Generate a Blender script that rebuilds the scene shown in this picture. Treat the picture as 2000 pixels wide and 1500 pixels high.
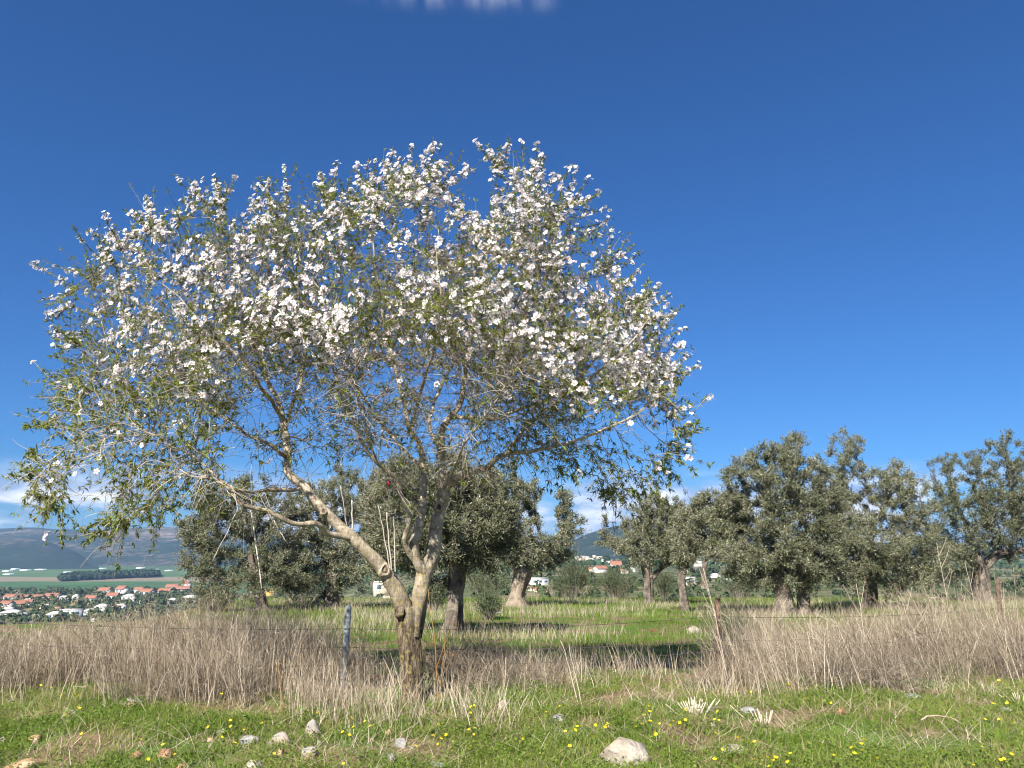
import bpy, math, random
import numpy as np
from mathutils import Vector, kdtree

for o in list(bpy.data.objects):
    bpy.data.objects.remove(o)
scene = bpy.context.scene
C = scene.collection
rad = math.radians

# ------------------------------------------------------------------ camera
CAM_Z, F, PITCH = 1.5, 1511.0, 11.6
cd = bpy.data.cameras.new('camera'); cam = bpy.data.objects.new('camera', cd); C.objects.link(cam)
cd.sensor_width = 36.0; cd.lens = 36.0 * F / 2000.0
cd.clip_start = 0.05; cd.clip_end = 30000
cam.location = (0, 0, CAM_Z); cam.rotation_euler = (rad(90 + PITCH), 0, 0)
scene.camera = cam

# ------------------------------------------------------------------ sky, sun, exposure
SUN_ELEV, SUN_AZ = 41.0, 205.0          # compass style: 0 = +Y, 90 = +X ; the sun stands left behind the camera
world = bpy.data.worlds.new('World'); scene.world = world; world.use_nodes = True
wn = world.node_tree.nodes; wl = world.node_tree.links
wn.clear()
sky = wn.new('ShaderNodeTexSky'); sky.sky_type = 'NISHITA'; sky.sun_disc = False
sky.sun_elevation = rad(SUN_ELEV); sky.sun_rotation = rad(SUN_AZ)
sky.altitude = 300; sky.air_density = 1.0; sky.dust_density = 0.2; sky.ozone_density = 6.0
gam = wn.new('ShaderNodeGamma'); gam.inputs['Gamma'].default_value = 0.9
hsv = wn.new('ShaderNodeMix'); hsv.data_type = 'RGBA'; hsv.blend_type = 'MULTIPLY'; hsv.inputs['Factor'].default_value = 1.0; hsv.inputs['B'].default_value = (0.315, 0.625, 1.0, 1)
bg = wn.new('ShaderNodeBackground'); bg.inputs['Strength'].default_value = 0.064
wo = wn.new('ShaderNodeOutputWorld')
tc = wn.new('ShaderNodeTexCoord'); sep = wn.new('ShaderNodeSeparateXYZ')
wl.new(tc.outputs['Generated'], sep.inputs[0])
wl.new(sky.outputs[0], gam.inputs['Color']); wl.new(gam.outputs[0], hsv.inputs['A'])
# fair-weather cloud bank low over the horizon and thin high wisps
mp = wn.new('ShaderNodeMapping'); mp.inputs['Scale'].default_value = (7.0, 7.0, 24.0); mp.inputs['Location'].default_value = (3.3, 1.2, 0.4)
nz = wn.new('ShaderNodeTexNoise'); nz.inputs['Scale'].default_value = 1.0; nz.inputs['Detail'].default_value = 6.0; nz.inputs['Roughness'].default_value = 0.55
wl.new(tc.outputs['Generated'], mp.inputs[0]); wl.new(mp.outputs[0], nz.inputs['Vector'])
cr = wn.new('ShaderNodeMapRange'); cr.inputs['From Min'].default_value = 0.37; cr.inputs['From Max'].default_value = 0.55; cr.interpolation_type = 'SMOOTHSTEP'
wl.new(nz.outputs['Fac'], cr.inputs['Value'])
bd = wn.new('ShaderNodeMapRange'); bd.inputs['From Min'].default_value = 0.098; bd.inputs['From Max'].default_value = 0.045; bd.interpolation_type = 'SMOOTHSTEP'
wl.new(sep.outputs['Z'], bd.inputs['Value'])
mul = wn.new('ShaderNodeMath'); mul.operation = 'MULTIPLY'; wl.new(cr.outputs[0], mul.inputs[0]); wl.new(bd.outputs[0], mul.inputs[1])
mp2 = wn.new('ShaderNodeMapping'); mp2.inputs['Scale'].default_value = (24.0, 2.5, 3.0); mp2.inputs['Location'].default_value = (0.62, 0.3, 0.75)
nz2 = wn.new('ShaderNodeTexNoise'); nz2.inputs['Scale'].default_value = 1.3; nz2.inputs['Detail'].default_value = 7.0; nz2.inputs['Distortion'].default_value = 0.5
wl.new(tc.outputs['Generated'], mp2.inputs[0]); wl.new(mp2.outputs[0], nz2.inputs['Vector'])
cr2 = wn.new('ShaderNodeMapRange'); cr2.inputs['From Min'].default_value = 0.38; cr2.inputs['From Max'].default_value = 0.75
wl.new(nz2.outputs['Fac'], cr2.inputs['Value'])
hi = wn.new('ShaderNodeMapRange'); hi.inputs['From Min'].default_value = 0.598; hi.inputs['From Max'].default_value = 0.63; hi.interpolation_type = 'SMOOTHSTEP'
wl.new(sep.outputs['Z'], hi.inputs['Value'])
ax = wn.new('ShaderNodeMath'); ax.operation = 'ABSOLUTE'
sx_ = wn.new('ShaderNodeMath'); sx_.operation = 'ADD'; sx_.inputs[1].default_value = 0.065; wl.new(sep.outputs['X'], sx_.inputs[0]); wl.new(sx_.outputs[0], ax.inputs[0])
side = wn.new('ShaderNodeMapRange'); side.inputs['From Min'].default_value = 0.13; side.inputs['From Max'].default_value = 0.1
wl.new(ax.outputs[0], side.inputs['Value'])
m2 = wn.new('ShaderNodeMath'); m2.operation = 'MULTIPLY'; wl.new(cr2.outputs[0], m2.inputs[0]); wl.new(hi.outputs[0], m2.inputs[1])
m3 = wn.new('ShaderNodeMath'); m3.operation = 'MULTIPLY'; wl.new(m2.outputs[0], m3.inputs[0]); wl.new(side.outputs[0], m3.inputs[1])
m4 = wn.new('ShaderNodeMath'); m4.operation = 'MULTIPLY'; m4.inputs[1].default_value = 0.55; wl.new(m3.outputs[0], m4.inputs[0]); m3 = m4
mx = wn.new('ShaderNodeMath'); mx.operation = 'MAXIMUM'; wl.new(mul.outputs[0], mx.inputs[0]); wl.new(m3.outputs[0], mx.inputs[1])
mf = wn.new('ShaderNodeMath'); mf.operation = 'MULTIPLY'; mf.inputs[1].default_value = 0.9; wl.new(mx.outputs[0], mf.inputs[0])
# cloud tops white, bases lilac grey
nz3 = wn.new('ShaderNodeTexNoise'); nz3.inputs['Scale'].default_value = 2.2; nz3.inputs['Detail'].default_value = 4.0; wl.new(mp.outputs[0], nz3.inputs['Vector'])
cc = wn.new('ShaderNodeMix'); cc.data_type = 'RGBA'; cc.inputs['A'].default_value = (3.2, 4.0, 6.0, 1); cc.inputs['B'].default_value = (8.6, 8.8, 9.6, 1)
cr3 = wn.new('ShaderNodeMapRange'); cr3.inputs['From Min'].default_value = 0.4; cr3.inputs['From Max'].default_value = 0.62; wl.new(nz3.outputs['Fac'], cr3.inputs['Value']); wl.new(cr3.outputs[0], cc.inputs['Factor'])
cmix = wn.new('ShaderNodeMix'); cmix.data_type = 'RGBA'
wl.new(mf.outputs[0], cmix.inputs['Factor']); wl.new(hsv.outputs['Result'], cmix.inputs['A']); wl.new(cc.outputs['Result'], cmix.inputs['B'])
wl.new(cmix.outputs['Result'], bg.inputs['Color']); wl.new(bg.outputs[0], wo.inputs['Surface'])

sd = bpy.data.lights.new('sun', 'SUN'); sd.energy = 5.0; sd.angle = rad(0.53); sd.color = (1.0, 0.95, 0.87)
sun = bpy.data.objects.new('sun', sd); C.objects.link(sun)
az, el = rad(SUN_AZ), rad(SUN_ELEV)
to_sun = Vector((math.sin(az) * math.cos(el), math.cos(az) * math.cos(el), math.sin(el)))
sun.rotation_euler = to_sun.to_track_quat('Z', 'Y').to_euler()
sun.location = (-10, -8, 12)

vs = scene.view_settings
vs.view_transform = 'Standard'; vs.look = 'None'; vs.exposure = 1.15; vs.gamma = 1.0; vs.use_curve_mapping = False
scene.cycles.use_denoising = True; scene.cycles.pixel_filter_type = 'BLACKMAN_HARRIS'; scene.cycles.filter_width = 1.15
scene.cycles.max_bounces = 6; scene.cycles.diffuse_bounces = 3; scene.cycles.glossy_bounces = 2
scene.cycles.transmission_bounces = 3; scene.cycles.transparent_max_bounces = 4; scene.cycles.volume_bounces = 0
scene.cycles.sample_clamp_indirect = 4.0

# ------------------------------------------------------------------ helpers
rng = np.random.default_rng(7)
TH = rad(PITCH); FW = np.array([0, math.cos(TH), math.sin(TH)]); UP = np.array([0, -math.sin(TH), math.cos(TH)])


def ray(px, py):
    a = (np.asarray(px, float) - 1000) / F; b = (750 - np.asarray(py, float)) / F
    a, b = np.broadcast_arrays(a, b)
    return np.stack([a, FW[1] + b * UP[1], FW[2] + b * UP[2]], -1)


def at(px, py, Y):
    """world point seen at photo pixel (2000x1500) that stands at distance Y"""
    d = ray(px, py); t = np.asarray(Y, float) / d[..., 1]
    return d * t[..., None] + np.array([0, 0, CAM_Z])


def m_per_px(Y):
    return Y / F


def project(P):
    P = np.asarray(P, float); q = P - np.array([0, 0, CAM_Z]); f = q @ FW
    return 1000 + F * q[..., 0] / f, 750 - F * (q @ UP) / f, f


def hash2(i, j, s):
    h = np.sin(i * 127.1 + j * 311.7 + s * 74.7) * 43758.5453
    return h - np.floor(h)


def vnoise(x, y, s=0):
    xi, yi = np.floor(x), np.floor(y); fx, fy = x - xi, y - yi
    fx, fy = fx * fx * (3 - 2 * fx), fy * fy * (3 - 2 * fy)
    a, b = hash2(xi, yi, s), hash2(xi + 1, yi, s); c, d = hash2(xi, yi + 1, s), hash2(xi + 1, yi + 1, s)
    return (a * (1 - fx) + b * fx) * (1 - fy) + (c * (1 - fx) + d * fx) * fy


def fbm(x, y, s=0, o=4):
    r, a, t = 0, 0.5, 0
    for k in range(o):
        r = r + a * vnoise(x, y, s + k); t += a; a *= 0.5; x = x * 2.03; y = y * 2.03
    return r / t


def sstep(a, b, x):
    t = np.clip((x - a) / (b - a), 0, 1)
    return t * t * (3 - 2 * t)


PY = np.array([-30, 0, 3, 4.8, 6, 7, 9, 12, 18, 30, 42, 60.0])
PZ = np.array([-0.25, 0, 0.06, 0.13, 0.25, 0.26, 0.14, -0.04, -0.42, -0.98, -1.5, -2.2])


def H(x, y):
    x = np.asarray(x, float); y = np.asarray(y, float)
    x, y = np.broadcast_arrays(x, y)
    u = x / np.maximum(np.abs(y) + 2.0, 3.0)
    ye = 11.0 + 31.0 * sstep(-0.46, -0.27, u)
    yy = np.minimum(y, ye)
    z = (np.interp(yy - 0.7, PY, PZ) + np.interp(yy, PY, PZ) + np.interp(yy + 0.7, PY, PZ)) / 3
    s = np.maximum(y - ye, 0)
    drop = np.where(s < 20, s * s * 0.25 / 40, 0.25 * (s - 10))
    vl = np.interp(y, [0, 250, 400, 700, 1000, 1300, 1600, 9000], [-44, -45, -48, -57, -63, -74, -79, -79])
    vr = np.interp(y, [0, 150, 300, 400, 700, 1100, 1600, 3000, 9000], [-12, -12.5, -15.5, -19, -25, -31, -36, -40, -40])
    k = sstep(-0.30, -0.05, u)
    v = vl * (1 - k) + vr * k
    zz = z - drop
    out = np.where(s > 0, np.where(zz > v, zz, v), z)
    near = sstep(60, 20, np.abs(y))
    out = out + near * ((fbm(x * 0.5, y * 0.5, 3) - 0.5) * 0.22 + (fbm(x * 2.1, y * 2.1, 9) - 0.5) * 0.07) * sstep(-3, 3, y)
    far = sstep(60, 400, y)
    return out + far * (fbm(x / 160, y / 160, 5) - 0.5) * 5.0


def ground_at(px, py):
    d = ray(px, py).reshape(-1, 3)
    ts = np.concatenate([np.linspace(2.5, 60, 700), np.geomspace(60.5, 9000, 500)])
    out = []
    for v in d:
        P = v[None] * (ts / v[1])[:, None]; z = P[:, 2] + CAM_Z - H(P[:, 0], P[:, 1])
        k = np.argmax(z < 0)
        if not (z < 0).any():
            k = len(ts) - 1
        a, b = ts[max(k - 1, 0)], ts[k]
        for _ in range(18):
            m = (a + b) / 2; p = v * m / v[1]
            if p[2] + CAM_Z - H(p[0], p[1]) < 0: b = m
            else: a = m
        p = v * b / v[1]; p[2] = float(H(p[0], p[1])); out.append(p)
    return np.array(out)


def mk(name, V, quads=None, tris=None, mat=None, parent=None, smooth=False, **attrs):
    me = bpy.data.meshes.new(name)
    V = np.asarray(V, np.float32).reshape(-1, 3)
    q = np.zeros((0, 4), np.int32) if quads is None else np.asarray(quads, np.int32).reshape(-1, 4)
    t = np.zeros((0, 3), np.int32) if tris is None else np.asarray(tris, np.int32).reshape(-1, 3)
    me.vertices.add(len(V)); me.vertices.foreach_set('co', V.ravel())
    nl = q.size + t.size
    me.loops.add(nl); me.loops.foreach_set('vertex_index', np.concatenate([q.ravel(), t.ravel()]))
    me.polygons.add(len(q) + len(t))
    st = np.concatenate([np.arange(len(q)) * 4, q.size + np.arange(len(t)) * 3]).astype(np.int32)
    me.polygons.foreach_set('loop_start', st)
    if smooth:
        me.polygons.foreach_set('use_smooth', np.ones(len(st), bool))
    for k, a in attrs.items():
        a = np.asarray(a, np.float32)
        if a.ndim == 2:
            at_ = me.attributes.new(k, 'FLOAT_COLOR', 'POINT')
            at_.data.foreach_set('color', np.concatenate([a, np.ones((len(a), 1), np.float32)], 1).ravel())
        else:
            me.attributes.new(k, 'FLOAT', 'POINT').data.foreach_set('value', a)
    me.update(calc_edges=True); me.validate(clean_customdata=False)
    o = bpy.data.objects.new(name, me); C.objects.link(o)
    if mat is not None:
        me.materials.append(M[mat] if isinstance(mat, str) else mat)
    if parent is not None:
        o.parent = parent
    return o


def obj_of(name, me, parent=None, loc=(0, 0, 0), rot=None, sc=1.0):
    o = bpy.data.objects.new(name, me); C.objects.link(o)
    o.location = loc
    if rot is not None:
        o.rotation_mode = 'QUATERNION'; o.rotation_quaternion = rot
    o.scale = (sc, sc, sc) if np.isscalar(sc) else sc
    if parent is not None: o.parent = parent
    return o


def tag(o, label=None, cat=None, group=None, kind=None):
    if label: o['label'] = label
    if cat: o['category'] = cat
    if group: o['group'] = group
    if kind: o['kind'] = kind
    return o


def empty(name, loc=(0, 0, 0)):
    o = bpy.data.objects.new(name, None); o.empty_display_size = 0.2; C.objects.link(o); o.location = loc
    return o


class MB:
    """collects numpy pieces into one mesh"""
    def __init__(s): s.V = []; s.Q = []; s.T = []; s.A = []; s.n = 0
    def add(s, V, Q=None, T=None, a=0.5):
        V = np.asarray(V, float).reshape(-1, 3)
        if Q is not None and len(Q): s.Q.append(np.asarray(Q).reshape(-1, 4) + s.n)
        if T is not None and len(T): s.T.append(np.asarray(T).reshape(-1, 3) + s.n)
        s.V.append(V); s.A.append(np.broadcast_to(np.asarray(a, float), (len(V),)).copy()); s.n += len(V)
    def build(s, name, mat, parent=None, smooth=False, origin=None):
        V = np.concatenate(s.V)
        if origin is not None: V = V - np.asarray(origin)
        return mk(name, V, np.concatenate(s.Q) if s.Q else None, np.concatenate(s.T) if s.T else None, mat, parent, smooth, tint=np.concatenate(s.A))


def unit(v):
    return v / np.maximum(np.linalg.norm(v, axis=-1, keepdims=True), 1e-9)


def rand_unit(n):
    return unit(rng.normal(size=(n, 3)))


def spline(pts, n):
    """Catmull-Rom through rows (any columns)"""
    P = np.asarray(pts, float)
    P = np.concatenate([2 * P[:1] - P[1:2], P, 2 * P[-1:] - P[-2:-1]])
    t = np.linspace(0, len(P) - 3 - 1e-6, n); i = t.astype(int); f = (t - i)[:, None]
    a, b, c, d = P[i], P[i + 1], P[i + 2], P[i + 3]
    return 0.5 * (2 * b + (c - a) * f + (2 * a - 5 * b + 4 * c - d) * f ** 2 + (3 * b - a - 3 * c + d) * f ** 3)


def tube(pts, radii, sides=10, rough=0.0, seed=0, lobes=0.0, cap=True):
    P = np.asarray(pts, float); R = np.asarray(radii, float); n = len(P)
    T = unit(np.gradient(P, axis=0))
    a = np.cross(T[0], [0.3, 1, 0.2]); a /= np.linalg.norm(a)
    V = []; ang = np.arange(sides) * 2 * math.pi / sides
    r0 = np.random.default_rng(seed)
    ph = r0.uniform(0, 6.28, 6)
    L = np.concatenate([[0], np.cumsum(np.linalg.norm(np.diff(P, axis=0), axis=1))])
    for k in range(n):
        a = a - T[k] * (a @ T[k]); a /= np.linalg.norm(a); b = np.cross(T[k], a)
        rr = R[k] * (1 + rough * (vnoise(ang * 2.2 + 9, np.full(sides, L[k] / max(R[0], 1e-4) * 0.38), seed) - 0.5) * 2
                     + lobes * np.cos(3 * ang + ph[0] + L[k] * 1.5) + lobes * 0.6 * np.cos(5 * ang + ph[1] - L[k] * 2))
        V.append(P[k] + np.outer(np.cos(ang) * rr, a) + np.outer(np.sin(ang) * rr, b))
    V = np.array(V).reshape(-1, 3)
    i = np.arange(n - 1)[:, None] * sides; j = np.arange(sides)[None]; j2 = (j + 1) % sides
    Q = np.stack([i + j, i + j2, i + sides + j2, i + sides + j], -1).reshape(-1, 4)
    Tt = []
    if cap:
        V = np.concatenate([V, P[-1:] + T[-1:] * R[-1] * 0.4]); c = len(V) - 1; base = (n - 1) * sides
        Tt = [[base + s, base + (s + 1) % sides, c] for s in range(sides)]
    return V, Q, Tt


def tubes(P, R, S=3):
    """many near-straight tubes at once: P (N,K,3), R (N,K)"""
    N, K = P.shape[:2]
    d = unit(P[:, -1] - P[:, 0]); ref = np.where(np.abs(d[:, 2:3]) > 0.9, np.array([[1.0, 0, 0]]), np.array([[0, 0, 1.0]]))
    a = unit(np.cross(d, ref)); b = np.cross(d, a)
    ang = np.arange(S) * 2 * math.pi / S
    off = np.cos(ang)[None, :, None] * a[:, None] + np.sin(ang)[None, :, None] * b[:, None]
    V = (P[:, :, None] + off[:, None] * R[:, :, None, None]).reshape(-1, 3)
    n = np.arange(N)[:, None, None] * K * S; k = np.arange(K - 1)[None, :, None] * S; s = np.arange(S)[None, None]; s2 = (s + 1) % S
    Q = np.stack([n + k + s, n + k + s2, n + k + S + s2, n + k + S + s], -1).reshape(-1, 4)
    return V, Q


def ribbons(B, Tdir, W, height, bend, K=3, yaw=None):
    """grass blades: base B (N,3), lean Tdir (N,2), width W, height, bend -> quads"""
    N = len(B); yaw = rng.uniform(0, math.pi, N) if yaw is None else yaw
    sd_ = np.stack([np.cos(yaw), np.sin(yaw), np.zeros(N)], -1)
    V = []
    for k in range(K + 1):
        f = k / K
        c = B + np.concatenate([Tdir * (f * 0.5 + bend[:, None] * f * f)[..., :] * height[:, None], (height * f * (1 - 0.25 * bend * f))[:, None]], 1)
        w = W * (1 - f) ** 0.6 + W * 0.06
        V.append(c - sd_ * w[:, None] / 2); V.append(c + sd_ * w[:, None] / 2)
    V = np.stack(V, 1).reshape(-1, 3); S = 2 * (K + 1)
    i = np.arange(N)[:, None] * S + np.arange(K)[None] * 2
    return V, np.stack([i, i + 1, i + 3, i + 2], -1).reshape(-1, 4), S


# ------------------------------------------------------------------ materials
M = {}


def new_mat(name, rough=0.8, spec=0.3):
    m = bpy.data.materials.new(name); m.use_nodes = True
    n = m.node_tree.nodes; b = n['Principled BSDF']; b.inputs['Roughness'].default_value = rough
    b.inputs['Specular IOR Level'].default_value = spec
    M[name] = m
    return m, n, m.node_tree.links, b


def ramp(n, stops, interp='LINEAR'):
    r = n.new('ShaderNodeValToRGB'); r.color_ramp.interpolation = interp
    e = r.color_ramp.elements
    while len(e) < len(stops): e.new(0.5)
    for x, (p, c) in zip(e, stops):
        x.position = p; x.color = (*c, 1)
    return r


def tint_mat(name, stops, rough=0.7, spec=0.2, trans=0.0, tcol=None):
    m, n, l, b = new_mat(name, rough, spec)
    a = n.new('ShaderNodeAttribute'); a.attribute_name = 'tint'
    r = ramp(n, stops); l.new(a.outputs['Fac'], r.inputs[0]); l.new(r.outputs[0], b.inputs['Base Color'])
    if trans:
        t = n.new('ShaderNodeBsdfTranslucent'); mx_ = n.new('ShaderNodeMixShader'); mx_.inputs[0].default_value = trans
        if tcol:
            mc = n.new('ShaderNodeMix'); mc.data_type = 'RGBA'; mc.blend_type = 'MULTIPLY'; mc.inputs['Factor'].default_value = 1
            mc.inputs['B'].default_value = (*tcol, 1); l.new(r.outputs[0], mc.inputs['A']); l.new(mc.outputs['Result'], t.inputs[0])
        else:
            l.new(r.outputs[0], t.inputs[0])
        l.new(b.outputs[0], mx_.inputs[1]); l.new(t.outputs[0], mx_.inputs[2]); l.new(mx_.outputs[0], n['Material Output'].inputs[0])
    return m


def noise_mat(name, scale, stops, rough=0.85, bump=0.3, bscale=None, detail=6, dist=0.02, coord='Object', spec=0.25):
    m, n, l, b = new_mat(name, rough, spec)
    t = n.new('ShaderNodeTexCoord'); z = n.new('ShaderNodeTexNoise'); z.inputs['Scale'].default_value = scale; z.inputs['Detail'].default_value = detail
    z.inputs['Roughness'].default_value = 0.62
    l.new(t.outputs[coord], z.inputs['Vector']); r = ramp(n, stops); l.new(z.outputs['Fac'], r.inputs[0]); l.new(r.outputs[0], b.inputs['Base Color'])
    if bump:
        z2 = n.new('ShaderNodeTexNoise'); z2.inputs['Scale'].default_value = bscale or scale * 4; z2.inputs['Detail'].default_value = 6
        l.new(t.outputs[coord], z2.inputs['Vector']); bp = n.new('ShaderNodeBump'); bp.inputs['Strength'].default_value = bump; bp.inputs['Distance'].default_value = dist
        l.new(z2.outputs['Fac'], bp.inputs['Height']); l.new(bp.outputs[0], b.inputs['Normal'])
    return m


def flat_mat(name, col, rough=0.7, spec=0.3, metal=0.0):
    m, n, l, b = new_mat(name, rough, spec)
    b.inputs['Metallic'].default_value = metal
    t = n.new('ShaderNodeTexCoord'); z = n.new('ShaderNodeTexNoise'); z.inputs['Scale'].default_value = 3.0; z.inputs['Detail'].default_value = 5
    l.new(t.outputs['Object'], z.inputs['Vector'])
    r = ramp(n, [(0.3, tuple(c * 0.82 for c in col)), (0.7, tuple(min(c * 1.1, 0.95) for c in col))])
    l.new(z.outputs['Fac'], r.inputs[0]); l.new(r.outputs[0], b.inputs['Base Color'])
    return m


tint_mat('grass', [(0.0, (0.055, 0.11, 0.018)), (0.35, (0.11, 0.19, 0.025)), (0.7, (0.19, 0.27, 0.04)), (0.9, (0.28, 0.31, 0.08)), (1.0, (0.42, 0.35, 0.18))], 0.6, 0.2, 0.42)
tint_mat('dry', [(0.0, (0.12, 0.088, 0.06)), (0.3, (0.27, 0.212, 0.148)), (0.7, (0.45, 0.37, 0.265)), (1.0, (0.60, 0.52, 0.405))], 0.75, 0.15, 0.12)
tint_mat('brush', [(0.0, (0.095, 0.075, 0.055)), (0.5, (0.21, 0.17, 0.125)), (1.0, (0.38, 0.32, 0.25))], 0.85, 0.1)
tint_mat('orange_stalk', [(0, (0.30, 0.15, 0.045)), (1, (0.38, 0.23, 0.08))], 0.6)
tint_mat('almond_leaf', [(0.0, (0.07, 0.10, 0.012)), (0.5, (0.175, 0.215, 0.022)), (0.85, (0.29, 0.31, 0.04)), (1.0, (0.36, 0.28, 0.07))], 0.5, 0.3, 0.38)
tint_mat('olive_leaf', [(0.0, (0.036, 0.046, 0.018)), (0.45, (0.098, 0.112, 0.046)), (0.75, (0.185, 0.192, 0.105)), (1.0, (0.31, 0.31, 0.21))], 0.42, 0.45, 0.12)
tint_mat('shrub_leaf', [(0.0, (0.045, 0.065, 0.028)), (0.5, (0.10, 0.13, 0.058)), (1.0, (0.21, 0.23, 0.13))], 0.6, 0.3, 0.18)
tint_mat('far_leaf', [(0.0, (0.028, 0.045, 0.022)), (0.5, (0.055, 0.08, 0.034)), (0.8, (0.10, 0.115, 0.05)), (1.0, (0.17, 0.15, 0.09))], 0.8, 0.1)
tint_mat('twig', [(0.0, (0.10, 0.075, 0.06)), (0.4, (0.23, 0.19, 0.155)), (0.75, (0.42, 0.365, 0.30)), (1.0, (0.58, 0.52, 0.44))], 0.75, 0.2)
tint_mat('olive_twig', [(0.0, (0.16, 0.135, 0.105)), (1.0, (0.46, 0.41, 0.33))], 0.8, 0.2)

# blossom: colour per vertex (white petals, pink throat)
m, n, l, b = new_mat('blossom', 0.55, 0.2)
a = n.new('ShaderNodeAttribute'); a.attribute_name = 'petal'; l.new(a.outputs['Color'], b.inputs['Base Color'])
t = n.new('ShaderNodeBsdfTranslucent'); l.new(a.outputs['Color'], t.inputs[0]); x = n.new('ShaderNodeMixShader'); x.inputs[0].default_value = 0.4
l.new(b.outputs[0], x.inputs[1]); l.new(t.outputs[0], x.inputs[2]); l.new(x.outputs[0], n['Material Output'].inputs[0])

# almond bark: pale tan limbs, ring marks, rough brown lower trunk, ochre lichen
m, n, l, b = new_mat('almond_bark', 0.85, 0.2)
t = n.new('ShaderNodeTexCoord'); sp = n.new('ShaderNodeSeparateXYZ'); l.new(t.outputs['Object'], sp.inputs[0])
z1 = n.new('ShaderNodeTexNoise'); z1.inputs['Scale'].default_value = 17; z1.inputs['Detail'].default_value = 8; z1.inputs['Roughness'].default_value = 0.65; l.new(t.outputs['Object'], z1.inputs['Vector'])
pale = ramp(n, [(0.3, (0.12, 0.09, 0.065)), (0.42, (0.29, 0.235, 0.165)), (0.57, (0.45, 0.38, 0.28)), (0.74, (0.56, 0.50, 0.405))]); l.new(z1.outputs['Fac'], pale.inputs[0])
mpz = n.new('ShaderNodeMapping'); mpz.inputs['Scale'].default_value = (6, 6, 46); l.new(t.outputs['Object'], mpz.inputs[0])
zr = n.new('ShaderNodeTexNoise'); zr.inputs['Scale'].default_value = 1; zr.inputs['Detail'].default_value = 4; l.new(mpz.outputs[0], zr.inputs['Vector'])
rings = ramp(n, [(0.33, (0.38, 0.36, 0.33)), (0.44, (1, 1, 1))]); l.new(zr.outputs['Fac'], rings.inputs[0])
mr = n.new('ShaderNodeMix'); mr.data_type = 'RGBA'; mr.blend_type = 'MULTIPLY'; mr.inputs['Factor'].default_value = 0.55; l.new(pale.outputs[0], mr.inputs['A']); l.new(rings.outputs[0], mr.inputs['B'])
mpv = n.new('ShaderNodeMapping'); mpv.inputs['Scale'].default_value = (46, 46, 9); mpv.inputs['Rotation'].default_value = (0.2, 0.35, 0); l.new(t.outputs['Object'], mpv.inputs[0])
zv = n.new('ShaderNodeTexNoise'); zv.inputs['Scale'].default_value = 1; zv.inputs['Detail'].default_value = 6; zv.inputs['Roughness'].default_value = 0.7; l.new(mpv.outputs[0], zv.inputs['Vector'])
brown = ramp(n, [(0.38, (0.022, 0.016, 0.011)), (0.5, (0.085, 0.060, 0.038)), (0.64, (0.26, 0.205, 0.135))]); l.new(zv.outputs['Fac'], brown.inputs[0])
zz = n.new('ShaderNodeTexNoise'); zz.inputs['Scale'].default_value = 5; zz.inputs['Detail'].default_value = 4; l.new(t.outputs['Object'], zz.inputs['Vector'])
sm = n.new('ShaderNodeMath'); sm.operation = 'MULTIPLY_ADD'; sm.inputs[1].default_value = 0.7; l.new(zz.outputs['Fac'], sm.inputs[0]); l.new(sp.outputs['Z'], sm.inputs[2])
lowm = n.new('ShaderNodeMapRange'); lowm.inputs['From Min'].default_value = 1.15; lowm.inputs['From Max'].default_value = 1.6; l.new(sm.outputs[0], lowm.inputs['Value'])
mb = n.new('ShaderNodeMix'); mb.data_type = 'RGBA'; l.new(lowm.outputs[0], mb.inputs['Factor']); l.new(brown.outputs[0], mb.inputs['A']); l.new(mr.outputs['Result'], mb.inputs['B'])
zl = n.new('ShaderNodeTexNoise'); zl.inputs['Scale'].default_value = 32; zl.inputs['Detail'].default_value = 6; l.new(t.outputs['Object'], zl.inputs['Vector'])
lm = n.new('ShaderNodeMapRange'); lm.inputs['From Min'].default_value = 0.53; lm.inputs['From Max'].default_value = 0.62; l.new(zl.outputs['Fac'], lm.inputs['Value'])
lz = n.new('ShaderNodeMapRange'); lz.inputs['From Min'].default_value = 1.75; lz.inputs['From Max'].default_value = 1.2; l.new(sp.outputs['Z'], lz.inputs['Value'])
lx = n.new('ShaderNodeMath'); lx.operation = 'MULTIPLY'; l.new(lm.outputs[0], lx.inputs[0]); l.new(lz.outputs[0], lx.inputs[1])
lq = n.new('ShaderNodeMath'); lq.operation = 'MULTIPLY'; lq.inputs[1].default_value = 0.75; l.new(lx.outputs[0], lq.inputs[0])
ml = n.new('ShaderNodeMix'); ml.data_type = 'RGBA'; ml.inputs['B'].default_value = (0.29, 0.235, 0.085, 1); l.new(lq.outputs[0], ml.inputs['Factor']); l.new(mb.outputs['Result'], ml.inputs['A'])
l.new(ml.outputs['Result'], b.inputs['Base Color'])
ba = n.new('ShaderNodeMath'); ba.operation = 'MULTIPLY_ADD'; ba.inputs[1].default_value = 0.18; l.new(zr.outputs['Fac'], ba.inputs[0]); l.new(zv.outputs['Fac'], ba.inputs[2])
bp = n.new('ShaderNodeBump'); bp.inputs['Strength'].default_value = 0.9; bp.inputs['Distance'].default_value = 0.02; l.new(ba.outputs[0], bp.inputs['Height']); l.new(bp.outputs[0], b.inputs['Normal'])

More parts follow.
